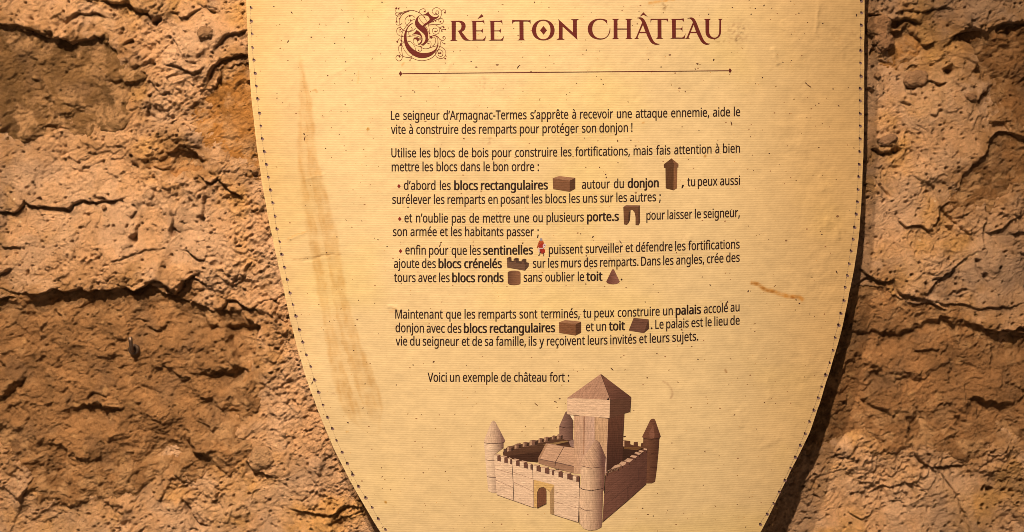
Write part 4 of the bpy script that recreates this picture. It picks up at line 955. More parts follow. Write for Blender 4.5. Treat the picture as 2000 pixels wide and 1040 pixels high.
GLYPHS = {
'!': '%H )v*9)G*9)3.n*/.n ),(x)/)7):)G)J)P)^)S)q)P*%)G*1)7*5(x*1(_*%(N)q(D)^(A)J(D):(N)/(_',
',': '%G *2)F){(d)b&})G&?(n&?(~(%)1(l);)O*,)O',
'-': '%s (m*P(m+4*{+4*{*P',
'.': '%G ),(x)/)7):)G)J)P)^)S)q)P*%)G*1)7*5(x*1(_*%(N)q(D)^(A)J(D):(N)/(_',
':': '%G ),(x)/)7):)G)J)P)^)S)q)P*%)G*1)7*5(x*1(_*%(N)q(D)^(A)J(D):(N)/(_ ),,h)/-%):-7)J-@)^-C)q-@*%-7*1-%*5,h*1,N*%,=)q,3)^,0)J,3):,=)/,N',
';': '%G *+)F)s(d)Z&})@&?(f&?(q&p(}(H),(|)4)O*$)O )*,h).-%)9-7)H-@)[-C)o-@*$-7*0-%*4,h*0,N*$,=)o,3)[,0)H,3)9,=).,N',
'A': ')c -?(L,T*I*$*I);(L(L(L*y.p+`.p.0(L +X-)+P-@+E-d+=.#+5-_+,-@+#-)*=+/,>+/',
'D': '*Q .H+c.E+$.9*I.$)v-e)M-A),,t(n,C([+h(P++(L)@(L)@.n+<.n+t.j,K._,y.L-E.4-g-o.%-H.9,v.E,B -V+`-S,5-K,`-=-),y-S,M-r+s.)+2./*../*.)0*})0+j)6,I)I,w)j-<*<-P*u',
'L': '(a )@(L)@.n*..n*.)2,u)2,u(L',
'M': ',+ ,.(L*%.%)~.%*%-W*(,|*(,?*((L)@(L)@.n*P.n,M)Y,P)Y.P.n/a.n/a(L.s(L.s,D.t,}.v-V.y.$.v.$,k(L',
'T': '({ +A(L*S(L*S.-(T.-(T.n-?.n-?.-+A.-',
'U': '*R .1*c.+**-t)Q-U)%-*(a,a(P,6(G+a(D*z(J*C(_)s)#)S)O)@*():*e):.n*(.n*(*b*2)~*N)O*})2+e)),:)-,`);,|)R-5)q-@*9-D*c-D.n.1.n',
'V': ')C -l.n+S(L*e(L(L.n)=.n*e*f*u*8+$)j+/)B+8)j+D*9+S*h,z.n',
'a': ')# +$-?+U-;+}-0,?,x,],J,f+d,f(L,2(L,#)/+|)/+U(c+((K*D(D){(G)Y(R)=(d))(}(v)B(r)j)#*H)I*t)r+,*K+9+1+?+{+A+{+[+u,.+d,K+G,[*|,a*;,V)],?)F,u*/-4 +:*i*P*a*$*N)i*3)a)j)f)I)w)4*5)&*T(~+,)*+U)A+q)h+z*D+z*k',
'b': ')O )~-W)}-#)z,Y)~,Y*9,s*U--*{-:+N-?,%-9,Q-%,v,b-6,6-F+Y-K*p-I*@-A)r-5)M,u(},Q(^,%(J+N(D*{(I*U(V*9(l)~)))x)))j(L)6(L)6/7)~/7 +B,`*t,Z*T,M*=,7*.+s*%+J)~*r)~*o*%*=*.)p*=)O*c)/+C)$+w)/,@)O,O)q,Y*>,]*q,Y+G,O+q,@,6+v,T',
'c': '(= +/(D*S(J)~([)U(z)7)I)))n(|*=(y*n(|+D)*+p)9,:)X,f*%-)*W-:+3-@+t-9,J-),5,H+c,V+2,]*e,W*D,J*,,3)v+n)k+E)h*n)k*>)v)q*,)P*D)9*c),+.)&+m).,C)@,C([+o(J',
'd': ')O *v(D*C(J)s(^)N(})3)M(~**(y*o(~+X)4,6)O,b)s-&*C-:*v-@+V-7,&,|,F,Z,K,Z,H,z,F-@,F/7-3/7-3(L,T(L,J),,F),,&(e+U(M +%)$+a).,,)J,@)z,G*a,G*n,D+E,;+o,-,4+b,U+$,`*M,T**,2)u+k)k+B)h*n)k*=)u)p**)O*M)/',
'e': ')% +(-@+]-:,--(,P,f,k,>,{+j-$+2-$*b)h*b)r)|*2)L*^)0+<)%,+).,m)D,m(a,+(K+9(D*Z(J*&(^)W(})8)M)*)q(|*?(y*m(|+?))+h)6,1)R,_)y-$*M-9 +&,a*T,X*2,@)u+t)j+?,6+?,3+c,*,%+w,>+c,P+H,]',
'f': '&* +H,[*6,[*6(L)I(L)I,[(X,[(X,})I-:)I-S)N.+)Z.S)o.r*0/+*R/7*|/;+P/7+u/-+c.P+D.X*}.]*^.V*G.D*:.%*6-T*6-8+H-8',
'g': ')O *v-@+C-<+h-0,-,w,G,Y,K,Y,U-8-3-8-3(E-.&h,y&9,_%o,9%T+d%E+&%@*+%F)@%[)@&B*-&)++%{+]&(,(&A,?&h,G(?,G(P,H(m,J)+,F)+,-(i+j(T+E(H*v(D*B(J)q(_)M)$)3)Q(~*-(y*o(~+T)3,0)M,^)q-$*A-9 +#,`*^,Z*A,K*+,4)u+n)k+D)h*n)k*=)u)o**)N*N).+%)#+_),+t)7,*)G,A)v,H*^,H*o,E+I,;+t,*,8+m,N+L,Z',
'h': ')R )~-9)},t)z,V*#,V*F,|*v-7+O-?,$-;,L-/,l,u-&,V-4,.-9+V-9(L,M(L,M+Q,G,$,6,E+s,X+G,`*w,Z*U,L*>,6*.+s*%+K)~*w)~(L)6(L)6/7)~/7',
'i': '%? )~-8)~(L)6(L)6-8 )Z/$)x.u*%.g*).R*%.>)x.0)Z.$)J.()=.0)4.>)1.R)4.g)=.u)J.}',
'j': '%? (_%@(:%B&{%I&{&((9%}(U%{(m&#)$&.)2&B)6&d)6-8)~-8)~&g){&A)q%|)a%b)I%O)*%C )1.R)4.g)=.u)J.})Z/$)x.u*%.g*).R*%.>)x.0)Z.$)J.()=.0)4.>',
'l': '%? )~(L)6(L)6/7)~/7',
'm': ',B .L-@/1-7/`,v/t,W0$,.0)+V0)(L/=(L/=+S/8,$/(,E.h,X.@,`-e,U-@,:-,+i-$++-$(L,:(L,:+S,0,1,#,E+n,S+W,]+;,`*p,Z*Q,L*<,6*.+s*$+K)~*x)~(L)6(L)6-8)p-8){,W*#,W*E,~*r-9+H-@+w-;,A-.,_,s,s,R,w,R-5,s-W-.-~-;',
'n': ')R +Q-@,%-<,M-/,l,v-&,W-4,.-9+V-9(L,M(L,M+Q,G,$,6,E+s,X+G,`*e,T*>,6**+`)~*x)~(L)6(L)6-8)p-8){,W*#,W*G,~*w-9',
'o': ')G -D*q-@*=-6)l-$)D,i)$,K(f,((S+[(H+/(D*a(H*;(S)t(f)V)$)?)D)-)l(}*=(y*q(|+C))+l)6,4)S,a)|-%*R-9+2-@+j-9,?-%,h,a-+,4-9+l-A+C )h*q)k*A)u)s*+)Q*D)9*d)*+1)$+X)*+y)9,7)Q,H)s,R*A,U*q,Q+E,G+n,6,3+y,K+X,Z+0,`*Q,T*+,3)u+n)k+E',
'p': ')O +O-@,%-:,Q-&,v,d-6,7-F+Z-K*q-I*B-A)t-5)O,v(~,Q(^,%(J+N(D*n(M*B(e)~)))y)))|(a)~(<)~%@)6%@)6-8)q-8){,W)~,W*B,z*n-7 +B,`*v,Z*V,N*?,:*0+x*%+Q)~*~)~*q*%*?*.)q*=)O*T)8*u))+C)$+h)*,*):,@)T,P)v,Y*C,]*r,Y+D,O+m,@,2+v,S',
'q': ')O ,F(C,G(f,J),,F),,0(m+n(W+H(I*t(D*B(J)s(^)O(})4)M(~**(y*o(|+C)(+m)5,6)O,b)t-&*D-:*v-@+I-;+o--,1,r,G,W,J,W,U-8-3-8-3%@,F%@ +&)$+N))+o)5,+)I,:)g,D*1,G*`,G*n,D+E,;+p,,,5+a,U+$,`*M,T*),2)u+k)k+B)h*n)k*=)u)q**)O*N)/',
'r': '&b +K-@+f-?+~-;+u,T+^,X+F,Z*r,O*H,2*-+`)~*~)~(L)6(L)6-8)q-8)y,C)|,C*B,p*o-4+.-=',
's': '(< ,@)j,;)B,+(~+m(e+J(R*{(H*H(D)U(K(w(`(w)E)Z).*J(~*y)&+>)4+P)H+V)c+M*$+-*?*F*])Y*})>+3)++H(z+c(v,()%,X)G,})i-3*5-=*c-@+Q-8,7,~+z,E+@,X*^,a*7,^)v,R)e,B)_,,)j+i*2+P*t+4+`*p+y*^,1*H,<*.',
't': '&7 *m)#+3)&+N)-+N(Q+.(H*a(D*?(G)}(P)c(a)M(y)@)A)<)p)<,[(Y,[(Y,~)=-?)Y.@*(.@*(-8+K-8+K,[*(,[*()r*-)O*;)7*Q)(',
'u': ')R -5-8-5(L,V(L,K)+,H)+,$(a+O(K*u(D*E(H)y(T)Y(j)C)-)6)U)1*,)1-8)z-8)z*1*$)_*6)>*T)++#)$+O))+q)7,.)M,=)l,F*8,I*g,I-8',
'v': '(S *;(L(L-8)=-8*?*H*L)|*Y)R*b)1*e)1*o)R*|)}+/*H,0-8,|-8+2(L',
'x': '(e *B*u(c-8)X-8*n+J,%-8,w-8+;*u-#(L,.(L*n*D)P(L(Z(L',
'y': '(U (M-8)>-8*A*Q*P*(*])[*f)6*j)6*y)l+3*R,1-8,~-8*y&l*T&#*=%e)}%P)]%D)5%@(o%B(U%F(U&#(k%|)*%z)U&()u&C*0&l*F(J',
'à': ')# +$-?+U-;+}-0,?,x,],J,f+d,f(L,2(L,#)/+|)/+U(c+((K*D(D){(G)Y(R)=(d))(}(v)B(r)j)#*H)I*t)r+,*K+9+1+?+{+A+{+[+u,.+d,K+G,[*|,a*;,V)],?)F,u*/-4 +:*i*P*a*$*N)i*3)a)j)f)I)w)4*5)&*T(~+,)*+U)A+q)h+z*D+z*k *f/<*|.p+=.D+X-{+X-q+)-q*e.1*C.R*%.t)l/4)l/<',
'â': ')# +$-?+U-;+}-0,?,x,],J,f+d,f(L,2(L,#)/+|)/+U(c+((K*D(D){(G)Y(R)=(d))(}(v)B(r)j)#*H)I*t)r+,*K+9+1+?+{+A+{+[+u,.+d,K+G,[*|,a*;,V)],?)F,u*/-4 +:*i*P*a*$*N)i*3)a)j)f)I)w)4*5)&*T(~+,)*+U)A+q)h+z*D+z*k +C/<+_.p,*.C,M-z,M-q+v-q+J.6*y._*L.6)}-q)L-q)L-z)o.D*8.p*T/<',
'ç': '(= +/(D*S(J)~([)U(z)7)I)))n(|*=(y*n(|+D)*+p)9,:)X,f*%-)*W-:+3-@+t-9,J-),5,H+c,V+2,]*e,W*D,J*,,3)v+n)k+E)h*n)k*>)v)q*,)P*D)9*c),+.)&+m).,C)@,C([+o(J +q&7+j%o+S%U+.%E*T%@*=%A*,%D*,%q*?%n*V%m+(%t+4&#+7&5+2&G*}&S*H&b*l(L+?(L++&|+N&p+h&Y',
'é': ')% +(-@+]-:,--(,P,f,k,>,{+j-$+2-$*b)h*b)r)|*2)L*^)0+<)%,+).,m)D,m(a,+(K+9(D*Z(J*&(^)W(})8)M)*)q(|*?(y*m(|+?))+h)6,1)R,_)y-$*M-9 +&,a*T,X*2,@)u+t)j+?,6+?,3+c,*,%+w,>+c,P+H,] ,?/4,*.t+g.R+E.1+&-q*R-q*R-{*m.D+..p+D/<,?/<',
'ê': ')% +(-@+]-:,--(,P,f,k,>,{+j-$+2-$*b)h*b)r)|*2)L*^)0+<)%,+).,m)D,m(a,+(K+9(D*Z(J*&(^)W(})8)M)*)q(|*?(y*m(|+?))+h)6,1)R,_)y-$*M-9 +&,a*T,X*2,@)u+t)j+?,6+?,3+c,*,%+w,>+c,P+H,] +F/<+b.p,-.C,P-z,P-q+y-q+M.6*|._*P.6*$-q)O-q)O-z)r.D*<.p*X/<',
'’': '$V )v.e)c.&)J-?)0,](V,](b-2(m-g(w.?)#.n)p.n',
'ﬁ': ')C )=(L)=.n,z.n,z(L )g(v,P(v,P.D)g.D',
}

# ------------------------------------------------------------------ body text: outlines of the letters, set as the photo sets them
_CH = [chr(i) for i in range(35, 127) if chr(i) not in '\\\'"']
_D = {c: i for i, c in enumerate(_CH)}
def _dec(s):
    parts = s.split(' '); adv = (_D[parts[0][0]] * 90 + _D[parts[0][1]]) / 1000
    loops = []
    for p in parts[1:]:
        v = [(_D[p[i]] * 90 + _D[p[i + 1]] - 400) / 1000 for i in range(0, len(p), 2)]
        loops.append(list(zip(v[::2], v[1::2])))
    return adv, loops
G = {k: _dec(v) for k, v in GLYPHS.items()}
EM = 30.4; HS = 0.712; SPACE = 0.2

def tidy(l):
    out = []
    for q in l:
        if not out or math.hypot(q[0] - out[-1][0], q[1] - out[-1][1]) > 0.0065: out.append(q)
    return out
G = {k: (a, [tidy(l) for l in L]) for k, (a, L) in G.items()}

def area(l):
    return sum(l[i - 1][0] * l[i][1] - l[i][0] * l[i - 1][1] for i in range(len(l))) / 2
def inside(pt, l):
    c = False
    for i in range(len(l)):
        (x0, y0), (x1, y1) = l[i - 1], l[i]
        if (y0 > pt[1]) != (y1 > pt[1]) and pt[0] < (x1 - x0) * (pt[1] - y0) / (y1 - y0) + x0: c = not c
    return c
def grow(l, dx, dy, sign):
    """move an outline outward (sign +1) or inward by dx, dy"""
    n = len(l); out = []
    ccw = area(l) > 0
    for i in range(n):
        ax, ay = l[i - 1]; bx, by = l[i]; cx, cy = l[(i + 1) % n]
        d1 = (bx - ax, by - ay); d2 = (cx - bx, cy - by)
        m1 = math.hypot(*d1) or 1e-6; m2 = math.hypot(*d2) or 1e-6
        n1 = (d1[1] / m1, -d1[0] / m1); n2 = (d2[1] / m2, -d2[0] / m2)
        nx, ny = n1[0] + n2[0], n1[1] + n2[1]; m = nx * n1[0] + ny * n1[1]
        m = max(m, 0.6); nx /= m; ny /= m
        s = sign if ccw else -sign
        out.append((bx + s * nx * dx, by + s * ny * dy))
    return out

def glyph_groups(loops):
    """outer outlines with their holes"""
    outs = []
    for l in loops:
        depth = sum(sum(inside(q, m) for q in l) > 0.7 * len(l) for m in loops if m is not l)
        if depth % 2 == 0: outs.append([l])
    for l in loops:
        depth = sum(sum(inside(q, m) for q in l) > 0.7 * len(l) for m in loops if m is not l)
        if depth % 2:
            for g in outs:
                if inside(l[0], g[0]): g.append(l); break
    return outs

def set_text(pr_, words_x, base, bold, colour):
    """words_x: list of (word, x_start, hscale)"""
    gx_, gy_ = (0.29, 0.14)
    for word, x, hs in words_x:
        pen = None
        for ch in word:
            adv, loops = G[ch]
            if pen is None:
                pen = x - min(p[0] for l in loops for p in l) * EM * hs
            for grp in glyph_groups(loops):
                L = []
                for k, l in enumerate(grp):
                    pts = [(pen + p[0] * EM * hs, -p[1] * EM) for p in l]
                    pts = grow(pts, gx_, gy_, 1 if k == 0 else -1)
                    L.append([(px_, base(px_) + py_) for px_, py_ in pts])
                for lv, (sx_, sy_) in enumerate(((0, 0), (-0.42, -0.12), (0.42, 0.12)) if bold else ((0, 0),)):
                    pr_.poly([[(a_ + sx_, b_ + sy_) for a_, b_ in l] for l in L], colour, 1 + lv)
            pen += adv * EM * hs

def ink(word):
    x = 0; lo = None
    for ch in word:
        a, L = G[ch]
        mn = min(p[0] for l in L for p in l) + x; mx = max(p[0] for l in L for p in l) + x
        lo = mn if lo is None else lo
        x += a
    return mx - lo

TEXT = pr(36, 14, 16); TEXTB = pr(34, 12, 15)
LINES = [
 ([("Le seigneur d’Armagnac-Termes s’apprête à recevoir une attaque ennemie, aide le",0,763.7,1445.2)],[(763,234.4),(1108,232.2),(1445,227)]),
 ([("vite à construire des remparts pour protéger son donjon !",0,763.7,1235)],[(763,261.8),(1060,260.3),(1235,257.9)]),
 ([("Utilise les blocs de bois pour construire les fortifications, mais fais attention à bien",0,764.6,1444.9)],[(764,307.4),(1100,305.8),(1240,303.2),(1445,298.2)]),
 ([("mettre les blocs dans le bon ordre :",0,765.3,1052.3)],[(765,334.8),(1052,334.3)]),
 ([("d’abord les",0,789,880),("blocs rectangulaires",1,887.7,1069.5),("autour du",0,1136.6,1218),("donjon",1,1226.5,1285.9),(",",0,1331,1335.3),("tu peux aussi",0,1342.5,1444.9)],[(789,370.8),(1070,370.2),(1180,368),(1285,365.9),(1350,364),(1445,361)]),
 ([("surélever les remparts en posant les blocs les uns sur les autres ;",0,766.4,1290.2)],[(766,398.3),(1100,396.8),(1290,393)]),
 ([("et n’oublie pas de mettre une ou plusieurs",0,790.2,1140),("porte.s",1,1147,1208),("pour laisser le seigneur,",0,1262.6,1444.5)],[(790,434.4),(1100,433.3),(1208,431.4),(1265,429.4),(1445,423.8)]),
 ([("son armée et les habitants passer ;",0,767.7,1052)],[(767,461.3),(1052,461.5)]),
 ([("enfin pour que les",0,792,938.7),("sentinelles",1,944.2,1040.4),("puissent surveiller et défendre les fortifications",0,1072,1444.3)],[(792,496.9),(1040,496.9),(1100,496),(1200,493.2),(1330,489.6),(1445,485.4)]),
 ([("ajoute des",0,769.5,851),("blocs crénelés",1,857,979.5),("sur les murs des remparts. Dans les angles, crée des",0,1041,1444.3)],[(769,523.4),(980,523.7),(1100,522.5),(1260,519.1),(1445,511.2)]),
 ([("tours avec les",0,769.9,878),("blocs ronds",1,883.7,983),("sans oublier le",0,1022.9,1140.5),("toit",1,1145.5,1176),(".",0,1212.5,1215.3)],[(769,550.8),(1020,550.6),(1100,549.8),(1215,547.4)]),
 ([("Maintenant que les remparts sont terminés, tu peux construire un",0,772.3,1313.7),("palais",1,1320,1368.4),("accolé au",0,1374.5,1444)],[(772,622.4),(1100,621.5),(1160,620.3),(1313,615.2),(1365,613.4),(1445,607.8)]),
 ([("donjon avec des",0,772.8,901),("blocs rectangulaires",1,906.5,1083.5),("et un",0,1144.5,1183.5),("toit",1,1189.5,1220),(".",0,1271,1274),("Le palais est le lieu de",0,1280,1444.3)],[(772,648.9),(1080,648.8),(1145,647),(1220,645),(1290,642),(1445,634)]),
 ([("vie du seigneur et de sa famille, ils y reçoivent leurs invités et leurs sujets.",0,773,1363.5)],[(773,675),(900,675.5),(1095,674.8),(1240,671),(1363,665.1)]),
 ([("Voici un exemple de château fort :",0,835.5,1111.5)],[(835,745.8),(1111,745.6)]),
]
for segs, bl in LINES:
    c = np.polyfit([b[0] for b in bl], [b[1] for b in bl], min(2, len(bl) - 1)) if len(bl) < 5 else np.polyfit([b[0] for b in bl], [b[1] for b in bl], 3)
    base = lambda x, c=c: float(np.polyval(c, x))
    for text, bold, x0, x1 in segs:
        p = Print('bold_text' if bold else 'text_line', cut=0)
        ws = text.split(' '); wid = [ink(w) * EM for w in ws]; tot = sum(wid); gaps = len(ws) - 1
        if gaps == 0 or bold:
            hs = (x1 - x0) / (tot + gaps * SPACE * EM / 0.712); gap = gaps and (x1 - x0 - tot * hs) / gaps
        else:
            hs = HS; gap = (x1 - x0 - tot * hs) / gaps
            if gap < 5.6: hs = (x1 - x0 - gaps * 5.6) / tot; gap = 5.6
            if gap > 9.5: hs = (x1 - x0 - gaps * 9.0) / tot; gap = 9.0
        x = x0; lay = []
        for w, wd in zip(ws, wid):
            lay.append((w, x, hs)); x += wd * hs + gap
        set_text(p, lay, base, bold, TEXTB if bold else TEXT)
        p.build()
RED = pr(132, 32, 24)
for x, y in ((779.2, 363.9), (780.7, 427.9), (782.3, 490.7)):
    p = Print('bullet_mark', cut=0, label='dark red diamond')
    p.poly([(x - 3.4, y), (x, y - 4.4), (x + 3.4, y), (x, y + 4.4)], RED, 1); p.build()

# ------------------------------------------------------------------ title
TITLE = pr(104, 26, 20)
def path(s, ox, oy, k):
    """small path reader: M L C Q Z, absolute, crop pixels -> photo pixels"""
    t = s.replace(',', ' ').split(); i = 0; loops = []; cur = []; cmd = None
    def num(j): return ox + float(t[j]) / k, oy + float(t[j + 1]) / k
    while i < len(t):
        if t[i].isalpha():
            cmd = t[i]; i += 1
            if cmd == 'Z': loops.append(cur); cur = []; continue
        if cmd == 'M': cur = [num(i)]; i += 2; cmd = 'L'
        elif cmd == 'L': cur.append(num(i)); i += 2
        elif cmd == 'Q':
            a = cur[-1]; b = num(i); c = num(i + 2); i += 4
            cur += [tuple((1 - u) ** 2 * a[q] + 2 * u * (1 - u) * b[q] + u * u * c[q] for q in (0, 1)) for u in [j / 6 for j in range(1, 7)]]
        elif cmd == 'C':
            a = cur[-1]; b = num(i); c = num(i + 2); d = num(i + 4); i += 6
            cur += [tuple((1 - u) ** 3 * a[q] + 3 * u * (1 - u) ** 2 * b[q] + 3 * u * u * (1 - u) * c[q] + u ** 3 * d[q] for q in (0, 1)) for u in [j / 10 for j in range(1, 11)]]
    return loops
K = 2000 / 140.0
E_ = "M {a} 298 L {b} 300 L {c} 285 L {d} 405 Q {e} 335 {f} 328 L {g} 328 L {g} 568 L {h} 568 Q {i} 560 {j} 495 L {j} 665 Q {i} 600 {h} 590 L {g} 592 L {g} 820 L {k} 822 Q {l} 800 {m} 700 L {n} 850 L {a} 852 Q {o} 845 {o} 820 L {p} 330 Q {p} 305 {a} 298 Z"
def e_path(x, dy=0):
    v = dict(a=x - 60, b=x + 250, c=x + 335, d=x + 345, e=x + 320, f=x + 270, g=x + 115, h=x + 235, i=x + 290, j=x + 300, k=x + 290, l=x + 350, m=x + 390, n=x + 358, o=x + 14, p=x + 5)
    s = E_.format(**v)
    out = []; t = s.split(); n = 0
    for q in t:
        if q.isalpha(): out.append(q); n = 0
        else:
            out.append(str(float(q) + (dy if n % 2 else 0))); n += 1
    return ' '.join(out)
GL = [
 (870,20,["M 120 300 L 380 296 C 500 300 562 360 562 440 C 562 530 520 580 450 602 L 590 780 Q 630 830 735 852 L 590 852 Q 520 850 470 790 Q 420 720 375 625 Q 360 595 325 575 Q 380 580 405 560 C 445 520 450 470 445 430 C 435 350 385 322 290 328 L 285 820 Q 290 840 345 856 L 118 858 Q 172 842 178 815 L 172 340 Q 170 310 120 300 Z",
         e_path(745), "M 895 245 L 1005 115 L 1058 165 L 1045 185 Z", e_path(1248)]),
 (1000,20,["M 5 275 L 480 288 L 515 268 L 520 400 Q 500 325 430 318 L 318 318 L 322 790 Q 325 825 380 840 L 150 842 Q 205 825 210 795 L 205 318 L 90 318 Q 20 330 0 405 Z",
          "M 870 268 C 1060 268 1188 400 1188 560 C 1188 730 1060 845 870 845 C 690 845 555 730 555 560 C 555 400 690 268 870 268 Z|M 868 295 C 740 295 672 420 672 560 C 672 700 750 815 872 815 C 1000 815 1072 700 1072 560 C 1072 420 1000 295 868 295 Z",
          "M 782 565 L 878 445 L 973 562 L 880 685 Z",
          "M 1285 248 L 1700 625 L 1700 300 Q 1695 275 1635 258 L 1875 250 Q 1812 275 1808 300 L 1808 700 L 1825 830 L 1412 458 L 1410 780 Q 1415 810 1475 825 L 1230 828 Q 1295 810 1305 780 L 1308 330 Z"]),
 (1140,20,["M 660 410 Q 600 268 460 268 C 310 268 238 380 238 530 C 238 680 330 792 480 792 C 640 792 712 690 725 500 L 742 505 Q 745 660 660 745 C 600 800 540 822 450 822 C 250 822 112 700 112 530 C 112 360 250 238 450 240 Q 560 240 650 285 Z",
          "M 770 245 L 1000 245 Q 945 265 940 290 L 940 515 L 1203 515 L 1203 290 Q 1195 265 1140 245 L 1370 245 Q 1310 265 1308 290 L 1310 760 Q 1315 785 1370 805 L 1145 808 Q 1200 790 1203 765 L 1203 542 L 940 542 L 942 765 Q 945 790 1000 805 L 775 808 Q 830 790 835 765 L 835 290 Q 830 265 770 245 Z",
          "M 1465 225 Q 1600 175 1665 240 C 1730 310 1760 400 1830 600 C 1870 700 1900 790 1955 870 Q 2000 935 2110 945 L 2140 940 Q 2080 975 2000 965 C 1900 945 1860 900 1810 800 Q 1770 730 1740 640 L 1550 640 L 1505 745 Q 1495 775 1545 800 L 1405 802 Q 1445 785 1465 750 L 1628 350 Q 1590 250 1530 228 Z|M 1562 612 L 1722 612 L 1650 412 Z",
          "M 1560 182 L 1665 62 L 1785 185 L 1665 132 Z"]),
 (1275,20,["M -65 245 L 400 242 L 425 238 L 425 360 Q 405 275 340 272 L 238 270 L 240 760 Q 245 785 300 800 L 75 800 Q 128 785 132 760 L 130 270 L -20 272 Q -55 280 -68 360 Z",
          e_path(525, -54),
          "M 955 235 Q 1090 170 1160 250 C 1230 340 1260 470 1320 610 C 1360 700 1390 800 1450 875 Q 1510 945 1600 935 Q 1560 970 1490 968 C 1400 950 1350 900 1300 800 Q 1260 730 1220 640 L 1045 640 L 1000 745 Q 990 775 1035 798 L 890 798 Q 935 785 955 745 L 1115 345 Q 1080 250 1020 232 Z|M 1055 610 L 1205 610 L 1135 412 Z",
          "M 1415 248 L 1620 245 Q 1575 265 1570 290 L 1570 600 C 1575 700 1640 772 1715 772 C 1800 772 1845 710 1850 600 L 1855 290 Q 1850 262 1810 246 L 1950 242 Q 1905 265 1903 290 L 1900 600 C 1895 740 1810 805 1700 805 C 1560 805 1470 740 1468 600 L 1465 290 Q 1460 265 1415 248 Z"]),
]
for ox, oy, shapes in GL:
    for s in shapes:
        p = Print('title_letter', cut=8)
        p.poly([path(q, ox, oy, K)[0] for q in s.split('|')], TITLE, 1)
        p.build()
p = Print('title_rule', cut=8, label='thin dark red line with a diamond at each end')
p.poly([(786, 143.4), (1422, 137.7), (1422, 139.1), (786, 144.8)], pr(96, 26, 20), 1)
for x, y in ((782.4, 144.1), (1425.5, 138.2)):
    p.poly([(x - 3.4, y), (x, y - 5), (x + 3.4, y), (x, y + 5)], pr(96, 26, 20), 2)
p.build()

# ornamental initial
ox, oy, K2 = 765, 5, 997 / 115.0
p = Print('ornamental_initial', cut=8, label='large dark red blackletter initial wound round with thin curls')
def ip(s, lvl=3): p.poly([path(q, ox, oy, K2)[0] for q in s.split('|')], TITLE, lvl)
ip("M 370 345 Q 330 350 290 390 C 230 460 200 540 208 640 C 220 800 340 925 500 943 C 640 950 780 850 790 700 Q 792 650 775 600 Q 765 560 720 555 Q 760 575 775 620 Q 790 700 750 780 C 700 840 620 862 520 858 C 380 840 270 720 255 620 C 245 540 255 450 290 410 Q 320 375 370 345 Z")
ip("M 465 225 C 430 240 400 290 393 345 C 395 420 450 450 520 510 C 570 550 580 600 565 650 Q 540 700 480 720 Q 560 725 610 660 Q 620 560 612 500 C 600 430 550 400 510 390 C 460 350 440 310 445 280 Q 450 245 465 225 Z")
ip("M 510 210 Q 590 205 620 150 C 640 220 690 250 750 248 Q 790 240 800 205 Q 805 260 740 280 L 550 408 L 525 390 Q 600 345 640 310 Q 650 250 600 222 Q 550 215 510 210 Z")
ip("M 340 545 Q 390 520 420 470 C 480 490 520 560 522 620 C 522 680 490 720 440 718 Q 500 680 505 620 Q 500 560 450 545 Q 400 530 340 545 Z")
ip("M 375 625 Q 400 585 440 592 Q 470 610 458 645 Q 440 660 425 640 Q 420 615 375 625 Z")
def dots(L, r=11):
    for x, y, *rr in L: p.dot(ox + x / K2, oy + y / K2, (rr[0] if rr else r) / K2, TITLE, 3, 8)
dots([(148,460),(150,200,8),(130,275,12),(88,330,12),(72,180,9),(118,105,14),(80,100,16),(305,228,16),(320,300,12),(290,300,8),(555,252,11),(643,520,11),(332,425,8),(290,515,9),(555,152,10),(750,187,12),(902,172,15),(745,310,14),(710,325,9),(828,325,13),(880,422,14),(850,485,12),(735,492,14),(912,460,10),(822,435,11),(870,600,11),(900,700,11),(95,665,16),(165,650,14),(155,718,18),(670,588,24),(630,697,11),(455,810,9),(133,915,17),(310,985,10),(800,858,14),(828,858,14),(865,890,9),(912,950,12),(375,140,8),(410,152,9),(450,168,8),(690,330,6),(785,285,7),(125,182,6)])
